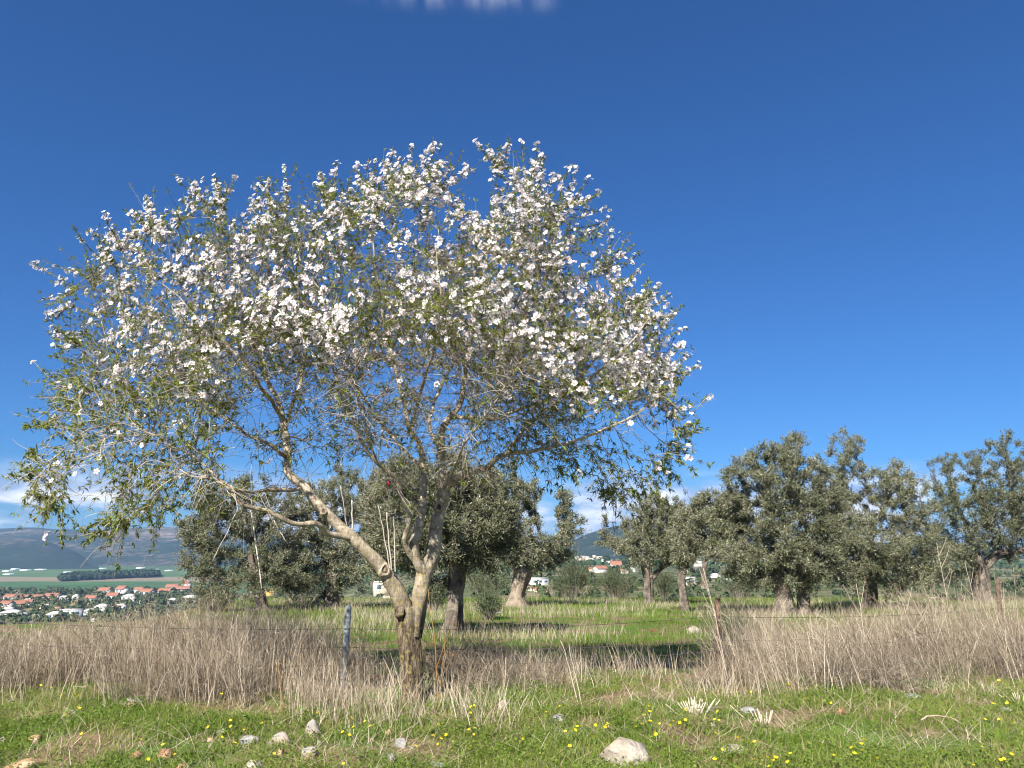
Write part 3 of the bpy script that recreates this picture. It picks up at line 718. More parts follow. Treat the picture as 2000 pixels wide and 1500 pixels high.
for P_, r0_, r1_ in groups:
    R_ = np.linspace(r0_, r1_, 5)[None] * np.ones((len(P_), 1))
    V, Q = tubes(P_, R_, 3)
    tw.add(V, Q, None, np.repeat(np.clip(rng.normal(.2, .16, len(P_)) + .42 * sstep(620, 800, project(P_[:, 0])[1]), 0, 1), 15))
# bare straight suckers off the forks, a cut stub
SUCK = [((765, 1113), (755, 1000), 3.0), ((773, 1117), (769, 1008), 2.6), ((762, 1108), (738, 985), 2.2), ((688, 1046), (688, 978), 4.2), ((678, 1030), (665, 950), 2.2), ((492, 990), (490, 880), 2.6), ((488, 985), (512, 1150), 2.8), ((525, 1000), (560, 1062), 2.0), ((470, 985), (415, 1095), 1.6)]
for (a_, b_, w_) in SUCK:
    p, q = at(*a_, TY - .15), at(*b_, TY - .25); f = np.linspace(0, 1, 9)[:, None]
    V, Q, T = tube(p + (q - p) * f + np.random.default_rng(int(a_[0])).normal(0, .003, (9, 3)), px_m(w_ / 2) * np.linspace(1.1, 0.7, 9), 6)
    tw.add(V, Q, T, 0.9)
twigs = under(tw.build('twigs', 'twig'), almond); tag(twigs, kind='stuff')


# leaves: tufts of narrow pointed blades along the twigs
def leaf_mesh(B, D, Nn, Ln, Wd, fold=0.35, curl=0.25):
    """B base, D direction, Nn rough normal -> two-quad folded leaf"""
    S_ = unit(np.cross(D, Nn)); U_ = np.cross(S_, D)
    L = Ln[:, None]; W = Wd[:, None]
    mid = B + D * L * 0.45; tip = B + D * L - U_ * L * curl
    l_ = mid + S_ * W * .5 + U_ * W * fold; r_ = mid - S_ * W * .5 + U_ * W * fold
    V = np.stack([B, l_, tip, r_, mid], 1)
    i_ = np.arange(len(B))[:, None] * 5
    T = np.concatenate([i_ + np.array([[0, 4, 1]]), i_ + np.array([[1, 4, 2]]), i_ + np.array([[0, 3, 4]]), i_ + np.array([[3, 2, 4]])], 1).reshape(-1, 3)
    return V.reshape(-1, 3), T


def flower_field(px, py):
    """share of spurs in bloom over the crown: heavy above, thinning to a few below"""
    lim = np.interp(px, [0, 150, 320, 480, 620, 760, 900, 1100, 1250, 1380], [630, 670, 710, 680, 670, 700, 710, 740, 770, 780])
    f = sstep(lim + 95, lim - 95, py)
    f = f * np.interp(px, [0, 250, 620, 700, 900, 1400], [1, 1, .8, .85, 1, 1])
    return f + 0.035


spur_p, spur_d, spur_long = [], [], []
for P_, n_sp in ((groups[0][0], 4), (groups[1][0], 1), (groups[2][0], 7), (long_sh, 16)):
    for k in range(n_sp):
        f = np.clip((k + rng.uniform(.2, 1, len(P_))) / n_sp, 0.05, 1.0) * 3.999; i_ = f.astype(int); w_ = (f - i_)[:, None]
        j_ = np.arange(len(P_)); a_, b_ = P_[j_, i_], P_[j_, i_ + 1]
        spur_p.append(a_ * (1 - w_) + b_ * w_); spur_d.append(unit(b_ - a_)); spur_long.append(np.full(len(a_), n_sp == 16))
spur_p, spur_d, spur_long = np.concatenate(spur_p), np.concatenate(spur_d), np.concatenate(spur_long)
spx, spy, sdep = project(spur_p)
edge_d = poly_dist(spx, spy, OUT); inside = in_poly(spx, spy, OUT)
shell = np.clip(np.linalg.norm((spur_p - cen) / np.array([2.6, 1.75, 1.7]), axis=1), 0, 1.2)
# leafy spurs
clump = fbm(spur_p[:, 0] * 1.6 + spur_p[:, 1], spur_p[:, 2] * 1.6, 12)
lp = np.clip(0.44 + 1.1 * (clump - 0.5) + 0.30 * sstep(0.5, 0.95, shell), 0.08, 0.85)
lp = lp * np.interp(spy, [560, 760, 1000], [1.0, 0.6, 0.62])
lp = np.where((spy > 680) & (shell < 0.75), lp * 0.55, lp)
lp = np.where(spur_long, np.where(spy < 760, .8, .5), lp)
sel = np.where(rng.uniform(size=len(spur_p)) < lp)[0]
cnt = rng.integers(3, 8, len(sel)); li = np.repeat(sel, cnt)
D = unit(spur_d[li] * 0.55 + rand_unit(len(li)) * 0.8 + np.array([0, 0, 0.12]) - np.array([0, 0, 0.3]) * sstep(760, 900, spy[li])[:, None])
Ln = rng.uniform(0.024, 0.056, len(li)) * np.where(spy[li] > 740, 1.12, 0.9); Wd = Ln * rng.uniform(0.2, 0.28, len(li))
LB = spur_p[li] + rand_unit(len(li)) * 0.006; LN = rand_unit(len(li)) + np.array([0, -0.3, 0.8])
ltint = np.clip(rng.normal(0.42, 0.2, len(li)) + 0.2 * (clump[li] - .5), 0, 0.9); ltint[rng.uniform(size=len(li)) < 0.03] = 1.0

# flowers
fp = flower_field(spx, spy) * (0.18 + 0.82 * sstep(0.35, 0.9, shell)) * np.clip(0.42 + 4.2 * (fbm(spur_p[:, 0] * 3.1 + 5, spur_p[:, 2] * 3.1 + spur_p[:, 1] * 2, 31) - 0.45), 0.03, 1.7) * 0.33
fp = np.where(spur_long, flower_field(spx, spy) * .26, fp)
fs = np.where((rng.uniform(size=len(spur_p)) < fp))[0]
fc = rng.choice([1, 2, 3, 3, 4, 5], len(fs)); fi = np.repeat(fs, fc)
outd = unit(spur_p[fi] - cen)
FD = unit(outd * 0.55 + np.array([-0.25, -0.45, 0.35]) + rand_unit(len(fi)) * 0.85)
FP = spur_p[fi] + FD * 0.012 + rand_unit(len(fi)) * 0.028
FS = rng.uniform(0.016, 0.025, len(fi))
# fixed blossoms that stand out alone in the lower crown
SOLO = [(110, 733), (70, 887), (82, 905), (105, 903), (20, 928), (98, 938), (290, 803), (350, 815), (362, 818), (380, 720), (385, 726), (268, 872), (190, 895), (845, 795), (848, 805), (838, 800), (290, 678), (328, 680), (310, 690), (1210, 935), (1297, 940), (1308, 930), (1272, 955), (1360, 830), (1350, 745), (1330, 868), (780, 720), (1100, 720), (1200, 710), (1230, 705), (1222, 700), (180, 905), (355, 812), (665, 660), (185, 796)]
sp_ = np.array([at(a_, b_, TY - 0.75 + rng.uniform(-.3, .2)) for a_, b_ in SOLO])
sp_ = np.array([spur_p[np.argmin(np.linalg.norm(spur_p - q_1, axis=1))] for q_1 in sp_]) + rand_unit(len(sp_)) * .012   # each sits on its twig
FP = np.concatenate([FP, sp_]); FS = np.concatenate([FS, np.full(len(sp_), 0.023)]); FD = np.concatenate([FD, unit(np.array([-0.15, -0.9, 0.2]) + rand_unit(len(sp_)) * .35)])

# one blossom: five notched, cupped petals, pink throat, stamens
fv, ft, fcx = [], [], []
for k in range(5):
    a0 = k * 2 * math.pi / 5
    def pp(r, s, h):
        c_, s_ = math.cos(a0), math.sin(a0); return (r * c_ - s * s_, r * s_ + s * c_, h)
    base = len(fv)
    fv += [pp(0.10, 0, 0.0), pp(0.42, 0.30, 0.13), pp(0.42, -0.30, 0.13), pp(0.50, 0, 0.05), pp(0.86, 0.34, 0.22), pp(0.86, -0.34, 0.22), pp(0.90, 0, 0.17), pp(1.02, 0.16, 0.22), pp(1.02, -0.16, 0.22)]
    fcx += [(0.70, 0.42, 0.46)] + [(0.87, 0.85, 0.83)] * 2 + [(0.85, 0.78, 0.77)] + [(0.90, 0.895, 0.875)] * 5
    ft += [[base + x_1 for x_1 in t_] for t_ in ((0, 3, 1), (0, 2, 3), (1, 3, 6), (1, 6, 4), (3, 2, 5), (3, 5, 6), (4, 6, 7), (6, 5, 8))]
base = len(fv)
fv.append((0, 0, -0.12)); fcx.append((0.45, 0.16, 0.2))
for k in range(6):
    a0 = k * math.pi / 3; fv.append((0.20 * math.cos(a0), 0.20 * math.sin(a0), 0.06)); fcx.append((0.62, 0.30, 0.34))
    ft.append([base, base + 1 + k, base + 1 + (k + 1) % 6])
for k in range(7):
    a0 = k * 0.9; b2 = len(fv); r2 = 0.26
    fv += [(0.05 * math.cos(a0 + 1.5), 0.05 * math.sin(a0 + 1.5), 0.02), (0.05 * math.cos(a0 - 1.5), 0.05 * math.sin(a0 - 1.5), 0.02), (r2 * math.cos(a0), r2 * math.sin(a0), 0.42)]
    fcx += [(0.75, 0.5, 0.54)] * 2 + [(0.76, 0.62, 0.3)]; ft.append([b2, b2 + 1, b2 + 2])
fv = np.array(fv); ft = np.array(ft); fcx = np.array(fcx)
print('almond: nodes', len(apos), 'twigs', len(twP), 'spurs', len(spur_p), 'leaves', len(li), 'flowers', len(FP))


def frames(D_):
    ref = rand_unit(len(D_)); a_ = unit(np.cross(D_, ref)); return a_, np.cross(D_, a_), D_


from mathutils import Matrix
vis = np.argsort(project(FP)[2])                 # nearest blossoms show largest
big, rest = vis[:300], vis[300:]
A_, B_, C_ = frames(FD)
cup = rng.uniform(0.6, 1.7, len(FP))
Vf = (fv[None, :, 0:1] * A_[rest][:, None] + fv[None, :, 1:2] * B_[rest][:, None] + (fv[None, :, 2:3] * cup[rest][:, None, None]) * C_[rest][:, None]) * FS[rest][:, None, None] + FP[rest][:, None]
Tf = (np.arange(len(rest))[:, None, None] * len(fv) + ft[None]).reshape(-1, 3)
shade = rng.normal(1, .04, (len(rest), 1, 1)) * np.array([1, 1, 1]) * np.where(rng.uniform(size=(len(rest), 1, 1)) < 0.16, np.array([0.99, 0.92, 0.92]), 1.0)
blossoms = under(mk('blossom_mass', Vf, None, Tf, 'blossom', petal=np.clip(fcx[None] * shade, 0, .9).reshape(-1, 3)), almond); tag(blossoms, kind='stuff')
fm = mk('blossom', fv, None, ft, 'blossom', petal=fcx); bme = fm.data; bpy.data.objects.remove(fm)
inv_al = Matrix.Translation(-Vector(tree_base))
for j in big:
    o = bpy.data.objects.new('blossom', bme); C.objects.link(o)
    o.parent = blossoms
    s_ = FS[j]; o.matrix_local = Matrix([[A_[j][r_] * s_, B_[j][r_] * s_, C_[j][r_] * cup[j] * s_, FP[j][r_]] for r_ in range(3)] + [[0, 0, 0, 1]])
# buds: small pink drops among the flowers
bsel = rng.choice(len(fs), min(700, len(fs)), replace=False); bp_ = spur_p[fs[bsel]] + rand_unit(len(bsel)) * 0.03; bd_ = unit(rand_unit(len(bsel)) + np.array([0, 0, .5]))
ba_, bb_, _ = frames(bd_); s_ = rng.uniform(.005, .009, len(bsel))[:, None]
Vb = np.stack([bp_, bp_ + bd_ * s_ + ba_ * s_ * .6, bp_ + bd_ * s_ + (-.5 * ba_ + .87 * bb_) * s_ * .6, bp_ + bd_ * s_ + (-.5 * ba_ - .87 * bb_) * s_ * .6, bp_ + bd_ * s_ * 2], 1)
Tb = (np.arange(len(bsel))[:, None, None] * 5 + np.array([[0, 2, 1], [0, 3, 2], [0, 1, 3], [1, 2, 4], [2, 3, 4], [3, 1, 4]])[None]).reshape(-1, 3)
buds = under(mk('flower_buds', Vb, None, Tb, 'blossom', petal=np.tile(np.array([[.35, .12, .13], [.7, .45, .5], [.7, .45, .5], [.7, .45, .5], [.8, .68, .7]]), (len(bsel), 1))), almond); tag(buds, kind='stuff')
# leaves: the 300 nearest as leaves of their own, the rest one mass
order = np.argsort(project(LB)[2]); near300, lrest = order[:300], order[300:]
V, T = leaf_mesh(LB[lrest], D[lrest], LN[lrest], Ln[lrest], Wd[lrest])
lf = MB(); lf.add(V, None, T, np.repeat(ltint[lrest], 5))
foliage = under(lf.build('foliage', 'almond_leaf'), almond); tag(foliage, kind='stuff')
V, T = leaf_mesh(np.zeros((1, 3)), np.array([[0, 1.0, 0]]), np.array([[0, 0, 1.0]]), np.ones(1), np.full(1, .24))
lms = []
for k in range(4):
    t_ = mk('leaf', V, None, T, 'almond_leaf', tint=np.full(5, .25 + .18 * k)); lms.append(t_.data); bpy.data.objects.remove(t_)
for k, j in enumerate(near300):
    S_ = unit(np.cross(D[j], LN[j])); U_ = np.cross(S_, D[j]); s_ = Ln[j]
    o = bpy.data.objects.new('leaf', lms[k % 4]); C.objects.link(o); o.parent = foliage
    o.matrix_local = Matrix(((S_[0] * s_, D[j][0] * s_, U_[0] * s_, LB[j][0]), (S_[1] * s_, D[j][1] * s_, U_[1] * s_, LB[j][1]), (S_[2] * s_, D[j][2] * s_, U_[2] * s_, LB[j][2]), (0, 0, 0, 1)))

# ------------------------------------------------------------------ olive trees, shrubs
def blob_points(blobs, Y, n, depth=1.0, seed=0):
    """points in a union of ellipsoids given as photo pixels (px, py, rx, ry) at distance Y"""
    r0 = np.random.default_rng(seed); blobs = [(b_[0], b_[1], b_[2] * 1.12, b_[3] * 1.1) for b_ in blobs]; w = np.array([b_[2] * b_[3] * (b_[2] + b_[3]) for b_ in blobs], float) ** 0.8; w /= w.sum()
    k = r0.choice(len(blobs), n, p=w); B = np.array(blobs, float)[k]
    d = unit(r0.normal(size=(n, 3))) * (r0.uniform(0, 1, n) ** (1 / 2.2))[:, None]
    off = (np.random.default_rng(seed + 99).uniform(-.5, .5, len(blobs)) * 1.0)[k] * B[:, 2] * Y / F
    c_ = at(B[:, 0], B[:, 1], Y + off * depth); s_ = Y / F
    return c_ + d * np.stack([B[:, 2] * s_, B[:, 2] * s_ * depth, B[:, 3] * s_], 1)


def sprig_leaves(P0, Dr, Lg, per, llen, lwid, base_t, droop=0.0, spread=0.9):
    """opposite leaves along short shoots -> verts, quads, tint (4 verts a leaf)"""
    n_ = len(P0); t_ = np.tile((np.arange(per) + 0.5) / per, n_); i_ = np.repeat(np.arange(n_), per)
    B = P0[i_] + Dr[i_] * (Lg[i_] * t_)[:, None] - np.array([0, 0, 1]) * (droop * Lg[i_] * t_ ** 2)[:, None]
    D_ = unit(Dr[i_] * 0.6 + rand_unit(len(i_)) * spread)
    N_ = rand_unit(len(i_)) + np.array([0, 0, 0.4]); S_ = unit(np.cross(D_, N_))
    ln = llen * rng.uniform(0.65, 1.3, len(i_))[:, None]; wd = lwid * rng.uniform(0.7, 1.25, len(i_))[:, None]
    V = np.stack([B, B + D_ * ln * .5 + S_ * wd * .5, B + D_ * ln, B + D_ * ln * .5 - S_ * wd * .5], 1).reshape(-1, 3)
    Q = np.arange(len(i_) * 4).reshape(-1, 4)
    tt = np.clip(base_t[i_] + rng.normal(0, 0.20, len(i_)), 0, 1)
    return V, Q, np.repeat(tt, 4)


def gnarl(pts, n, sides, seed, rough=0.2, lobes=0.10):
    s_ = spline(pts, n); return tube(s_[:, :3], s_[:, 3], sides, rough, seed, lobes)


def olive(label, Y, stems, blobs, nleaf, seed, pale=False, bright=0.0, natt=420, lsize=1.0, depth=0.9):
    """stems: lists of (px, py, radius px); blobs: crown masses; the crown grows out of the stems"""
    g0 = ground_at(stems[0][0][0], stems[0][0][1])[0]
    Y = float(g0[1]) if g0[1] < 40 else Y
    s_ = Y / F
    base = at(stems[0][0][0], stems[0][0][1], Y); base[2] = float(H(base[0], base[1]))
    root = empty('olive_tree', base)
    tag(root, label, 'tree', 'olive trees of the grove')
    seeds_ = []
    for k, st in enumerate(stems):
        P = at([q[0] for q in st], [q[1] for q in st], Y + np.linspace(0, 0.15 * (k - .5), len(st)))
        if k == 0 or st[0][1] > stems[0][0][1] - 15:
            P[0, 2] = float(H(P[0, 0], P[0, 1])) - 0.08
        R = np.array([q[2] for q in st]) * s_ * .78
        V, Q, T = gnarl(np.concatenate([P, R[:, None]], 1), 34, 22, seed + k, 0.42, 0.15)
        m_ = MB(); m_.add(V, Q, T)
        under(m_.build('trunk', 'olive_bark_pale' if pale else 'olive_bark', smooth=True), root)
        sp2 = spline(P, 12); seeds_.append(sp2[7:])
    a_ = blob_points(blobs, Y, natt, depth, seed)
    pos, par = grow(np.concatenate(seeds_), a_, 0.16, 4.0, 0.17, 60, up=0.05)
    r_, kd_ = pipe_radii(par, 0.006, 2.2); r_ = np.minimum(r_, 0.10)
    V, Q = edge_tubes(pos, par, r_, 5); m_ = MB(); m_.add(V, Q, None, np.repeat(np.clip(rng.normal(.45, .25, (par >= 0).sum()), 0, 1), 10))
    # sprays of narrow grey-green leaves on shoots round the fine wood
    per = 9; ns_ = int(nleaf * 2.1) // per
    fine_ = np.where((r_ < 0.03) & (par >= 0))[0]
    pk = rng.choice(fine_, ns_); cm = np.mean([at(b_[0], b_[1], Y) for b_ in blobs], axis=0)
    o_ = unit(pos[pk] - cm)
    Dr = unit(o_ * 0.6 + rand_unit(ns_) * 0.75 + np.array([0, 0, 0.55])); Lg = rng.uniform(0.14, 0.36, ns_)
    P0 = pos[pk] + rand_unit(ns_) * rng.uniform(0, 0.14, ns_)[:, None]
    V2, Q2 = tubes(np.stack([P0, P0 + Dr * Lg[:, None]], 1), np.stack([np.full(ns_, .004), np.full(ns_, .002)], 1), 3)
    m_.add(V2, Q2, None, np.repeat(rng.uniform(.3, .9, ns_), 6))
    tag(under(m_.build('branches', 'olive_twig'), root), kind='stuff')
    bt = np.clip(0.5 + bright + 0.5 * (fbm(P0[:, 0] * 1.4 + seed, P0[:, 2] * 1.4 + P0[:, 1], 8) - .5), 0, 1)
    V3, Q3, t3 = sprig_leaves(P0, Dr, Lg, per, 0.078 * lsize * (Y / 16) ** .4, 0.021 * lsize * (Y / 16) ** .4, bt, 0.15)
    c_ = MB(); c_.add(V3, Q3, None, t3)
    tag(under(c_.build('crown', 'olive_leaf'), root), kind='stuff')
    return root


olive('broad dark olive tree left of the almond, above the dry grass', 12.5, [[(512, 1195, 17), (508, 1160, 12), (500, 1120, 11), (490, 1070, 8)]],
      [(470, 1045, 105, 85), (400, 1060, 55, 75), (430, 990, 70, 50), (520, 1100, 80, 55), (410, 1120, 55, 35), (540, 1020, 60, 60), (385, 1010, 35, 35), (480, 965, 45, 35), (400, 1150, 50, 35), (470, 1145, 70, 35), (560, 1130, 60, 45)], 36000, 1, natt=560)
olive('light grey-green olive tree right behind the long left limb', 15.5, [[(645, 1190, 16), (648, 1150, 12), (650, 1110, 10), (655, 1070, 8)]],
      [(650, 1010, 75, 75), (690, 960, 55, 55), (620, 1075, 85, 50), (700, 1060, 60, 60), (600, 990, 40, 45), (735, 1000, 45, 70), (660, 950, 35, 35), (560, 1110, 55, 35), (620, 1135, 80, 35), (700, 1120, 55, 35)], 34000, 2, bright=0.08, natt=560)
olive('dark olive tree with stout shaded trunk behind the almond fork', 16.0, [[(884, 1238, 26), (886, 1205, 20), (889, 1165, 19), (893, 1125, 21), (888, 1085, 18)], [(893, 1120, 12), (915, 1080, 9), (940, 1045, 7)]],
      [(850, 1020, 95, 80), (930, 1030, 75, 70), (790, 1010, 70, 85), (800, 945, 70, 45), (895, 950, 75, 50), (955, 1075, 55, 35), (760, 1070, 50, 50), (940, 960, 40, 40)], 44000, 3, natt=620)
olive('olive tree with flared sunlit trunk at the meadow edge', 27.0, [[(1010, 1186, 34), (1011, 1176, 21), (1012, 1160, 15), (1016, 1140, 15), (1020, 1120, 17), (1010, 1095, 12)], [(1022, 1118, 9), (1050, 1095, 6), (1080, 1075, 4)]],
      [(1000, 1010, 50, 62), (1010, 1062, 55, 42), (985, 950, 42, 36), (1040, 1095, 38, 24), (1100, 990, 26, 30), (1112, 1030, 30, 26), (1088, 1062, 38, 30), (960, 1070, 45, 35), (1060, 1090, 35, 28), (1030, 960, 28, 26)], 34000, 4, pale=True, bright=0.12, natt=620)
olive('small olive tree with forked dark trunk on the open meadow', 24.0, [[(1268, 1180, 12), (1267, 1160, 10), (1266, 1135, 10), (1262, 1112, 11), (1255, 1095, 7)], [(1270, 1132, 6), (1288, 1112, 5.5), (1312, 1096, 4)]],
      [(1268, 1040, 52, 42), (1300, 1005, 45, 34), (1240, 1070, 36, 30), (1310, 1070, 45, 34), (1190, 1015, 16, 20), (1195, 1058, 26, 14), (1270, 990, 34, 22), (1325, 1035, 30, 34)], 26000, 5, bright=0.1, natt=520)
olive('slender olive tree leaning right behind the forked one', 28.0, [[(1335, 1170, 10), (1332, 1140, 9), (1335, 1110, 7), (1345, 1080, 6)], [(1375, 1150, 6), (1376, 1105, 5), (1388, 1075, 4), (1398, 1055, 3)]],
      [(1385, 990, 34, 30), (1350, 1040, 38, 40), (1400, 1040, 42, 40), (1430, 1010, 32, 36), (1340, 1085, 24, 24), (1420, 1075, 30, 22)], 22000, 6, bright=0.14, natt=460)
olive('tall bushy olive tree with twin gnarled trunks at right', 15.5, [[(1532, 1200, 24), (1530, 1170, 18), (1524, 1140, 17), (1520, 1105, 15), (1515, 1060, 11)], [(1568, 1195, 19), (1566, 1165, 16), (1562, 1135, 17), (1560, 1095, 13), (1572, 1050, 9)]],
      [(1545, 885, 42, 42), (1510, 905, 45, 45), (1465, 935, 45, 45), (1520, 985, 85, 65), (1460, 1045, 55, 60), (1560, 1060, 75, 60), (1595, 960, 45, 55), (1440, 1090, 45, 40), (1500, 1105, 65, 38), (1590, 1105, 60, 38), (1430, 975, 28, 26), (1620, 1040, 50, 60), (1480, 1125, 50, 25), (1610, 1125, 50, 28)], 50000, 7, natt=760)
olive('wide feathery olive tree between the twin-trunked one and the edge', 17.5, [[(1702, 1190, 20), (1698, 1160, 16), (1695, 1125, 14), (1690, 1080, 11)]],
      [(1650, 880, 38, 38), (1640, 920, 48, 40), (1680, 980, 80, 60), (1745, 930, 40, 40), (1750, 985, 55, 60), (1700, 1060, 100, 55), (1640, 1040, 55, 55), (1775, 1050, 45, 50), (1710, 1105, 100, 40), (1780, 960, 30, 40), (1800, 1080, 60, 45), (1640, 1110, 60, 35), (1800, 1010, 35, 40), (1740, 1135, 80, 25), (1840, 1120, 50, 28)], 46000, 8, bright=0.08, natt=720)
olive('dark spreading olive tree cut off by the right edge', 14.5, [[(1922, 1178, 22), (1920, 1150, 18), (1916, 1115, 17), (1905, 1080, 13)], [(1916, 1112, 10), (1950, 1085, 8), (2010, 1072, 6)]],
      [(1860, 905, 34, 32), (1900, 925, 45, 40), (1965, 890, 50, 40), (1920, 990, 75, 60), (1985, 980, 60, 75), (1860, 985, 50, 50), (1870, 1060, 65, 45), (1950, 1060, 60, 40), (1830, 1040, 40, 40), (2030, 920, 50, 60), (1830, 925, 26, 26), (2040, 1040, 50, 60), (1840, 1090, 60, 35), (1960, 1000, 70, 60)], 46000, 9, bright=-0.05, natt=740)


def shrub(name, label, cat, px, py, rx, ry, Y, nl, seed, tint=0.45, shape='round', lsize=1.0, group=None, mat='shrub_leaf'):
    g0 = ground_at(px, py)[0]; Y = float(g0[1]) if g0[1] < 60 else Y
    s_ = Y / F; w, h = rx * s_, ry * s_ * 2
    root = empty(name, g0); tag(root, label, cat, group)
    ns_ = 60; th = np.random.default_rng(seed).uniform(0, 6.28, ns_); r_ = np.random.default_rng(seed + 1).uniform(0.1, 1, ns_) ** .6
    top = np.stack([np.cos(th) * r_ * w, np.sin(th) * r_ * w * .8, h * (1 - 0.55 * r_ ** 2 * (0.9 if shape == 'round' else 1.5))], 1) * rng.uniform(.85, 1.08, (ns_, 1)) + g0
    if shape == 'cone': top[:, :2] = g0[:2] + (top[:, :2] - g0[:2]) * 0.85
    b0 = g0 + np.stack([np.cos(th) * r_ * w * .25, np.sin(th) * r_ * w * .25, np.zeros(ns_) - .03], 1)
    f = np.linspace(0, 1, 5)[None, :, None]; arch = (b0 + (top - b0) * [[.35, .35, .75]])[:, None]
    P = b0[:, None] * (1 - f) ** 2 + 2 * arch * f * (1 - f) + top[:, None] * f ** 2
    V, Q = tubes(P, np.linspace(.012, .004, 5)[None] * np.ones((ns_, 1)), 4); m_ = MB(); m_.add(V, Q, None, .4); tag(under(m_.build('stems', 'olive_twig'), root), kind='stuff')
    per = 8; n2 = nl // per; k = rng.integers(0, ns_, n2); ft_ = rng.uniform(.15, 1, n2) ** .7 * 3.999; i_ = ft_.astype(int); wq = (ft_ - i_)[:, None]
    P0 = P[k, i_] * (1 - wq) + P[k, i_ + 1] * wq + rand_unit(n2) * (0.05 + 0.10 * w)
    P0[:, 2] = np.maximum(P0[:, 2], g0[2] + .02)
    Dr = unit(unit(P0 - g0) * .6 + rand_unit(n2) * .6 + np.array([0, 0, .5])); Lg = rng.uniform(.1, .3, n2)
    bt = np.clip(tint + .5 * (fbm(P0[:, 0] * 2 + seed, P0[:, 2] * 2, 8) - .5), 0, 1)
    V, Q, t_ = sprig_leaves(P0, Dr, Lg, per, .06 * lsize, .016 * lsize, bt); m_ = MB(); m_.add(V, Q, None, t_); tag(under(m_.build('foliage', mat), root), kind='stuff')


shrub('bush', 'conical dark green bush beside the flared-trunk olive', 'bush', 1118, 1172, 52, 52, 33, 14000, 21, .28, 'cone', 1.3)
shrub('bush', 'low rounded pale green bush between two olive trunks', 'bush', 952, 1172, 55, 30, 32, 9000, 22, .6, 'round', 1.4)
shrub('bush', 'grey-green bush left of the forked olive trunk', 'bush', 1205, 1172, 50, 28, 33, 9000, 23, .45, 'round', 1.4)
shrub('bush', 'small grey-green bush right of the forked olive trunk', 'bush', 1297, 1172, 28, 26, 33, 5000, 24, .4, 'round', 1.4)
shrub('bush', 'low dusky bush in front of the right village', 'bush', 1445, 1168, 48, 22, 30, 6000, 25, .3, 'round', 1.3)
shrub('bush', 'twiggy olive suckers at the shaded trunk foot', 'bush', 955, 1212, 26, 24, 18, 4000, 26, .35, 'round', 1.0)
shrub('bush', 'dark green thicket under the left olive crowns', 'bush', 590, 1182, 85, 28, 14, 9000, 27, .4, 'round', 1.1)
shrub('bush', 'low dark bush half hidden in the left dry grass', 'bush', 165, 1300, 36, 22, 9, 2600, 28, .2, 'round', .6)
shrub('bush', 'dim bush between the almond trunk and the dark olive', 'bush', 845, 1195, 35, 26, 24, 4500, 29, .35, 'round', 1.2)
shrub('bush', 'low dark bush at the left end of the grove', 'bush', 420, 1192, 50, 20, 13, 4500, 30, .35, 'round', 1.0)

# ------------------------------------------------------------------ wire fence
fence = empty('wire_fence'); tag(fence, 'low barbed wire fence running behind the almond tree', 'fence')
posts = [(-160, 7.5), (680, 7.45), (1395, 7.75), (1950, 9.6), (2600, 12.0)]
post_xy = [at(p, 1200, y)[:2] for p, y in posts]
fence.location = (post_xy[1][0], post_xy[1][1], float(H(*post_xy[1])))
tops = []
def post_top(px, py, y): return at(px, py, y)[2]
tz = [post_top(-160, 1195, 7.5), post_top(682, 1184, 7.45), post_top(1393, 1168, 7.75), post_top(1950, 1130, 9.6), post_top(2600, 1120, 12)]
for k, ((px, y), (x, yy)) in enumerate(zip(posts, post_xy)):
    zg = float(H(x, yy)); m_ = MB()
    if k == 1:
        V, Q, T = tube([[x - .03, yy, zg - .1], [x - .01, yy, (zg + tz[k]) / 2], [x, yy, tz[k] - .004], [x, yy, tz[k]]], [.029, .029, .029, .026], 14)
        m_.add(V, Q, T); o = m_.build('post', 'galvanised', smooth=True); o['label'] = 'grey galvanised pipe post'
    elif k in (2, 3):
        # rusted angle iron: L section
        L_ = .034; t_ = .006; sec = np.array([[0, 0], [L_, 0], [L_, t_], [t_, t_], [t_, L_], [0, L_]]); lean = .03
        V = np.concatenate([np.c_[sec + [x, yy], np.full(6, zg - .1)], np.c_[sec + [x + lean, yy], np.full(6, tz[k])]])
        Q = [[j, (j + 1) % 6, 6 + (j + 1) % 6, 6 + j] for j in range(6)] + [[6, 7, 8, 9], [6, 9, 10, 11]]
        m_.add(V, Q); o = m_.build('post', 'rust'); o['label'] = 'rusty angle iron post'
    else:
        continue
    under(o, fence)
WZ = [(.30, .0), (.55, .0), (.14, 0.0)]
strands = [[(-160, 1203), (680, 1228), (1395, 1204), (1950, 1188), (2600, 1180)], [(-160, 1250), (680, 1264), (1395, 1251), (1950, 1222), (2600, 1205)], [(-160, 1290), (680, 1298), (1395, 1272), (1950, 1240), (2600, 1225)]]
for st in strands:
    pts = []
    for k in range(4):
        a_ = at(st[k][0], st[k][1], posts[k][1] - .035); b_ = at(st[k + 1][0], st[k + 1][1], posts[k + 1][1] - .035)
        f = np.linspace(0, 1, 40, endpoint=False)[:, None]; p = a_ + (b_ - a_) * f; p[:, 2] -= (.045 * 4 * f * (1 - f))[:, 0]; pts.append(p)
    p = np.concatenate(pts); V, Q, T = tube(p, np.full(len(p), .0024), 5); m_ = MB(); m_.add(V, Q, T)
    # barbs: short crossed prongs twisted on the strand
    bi = np.arange(3, len(p), 3); d1 = rand_unit(len(bi)); d1[:, 0] *= .3; d1 = unit(d1)
    V, Q = tubes(np.stack([p[bi] - d1 * .013, p[bi] + d1 * .013], 1), np.full((len(bi), 2), .0013), 3); m_.add(V, Q)
    under(m_.build('wire', 'wire'), fence)

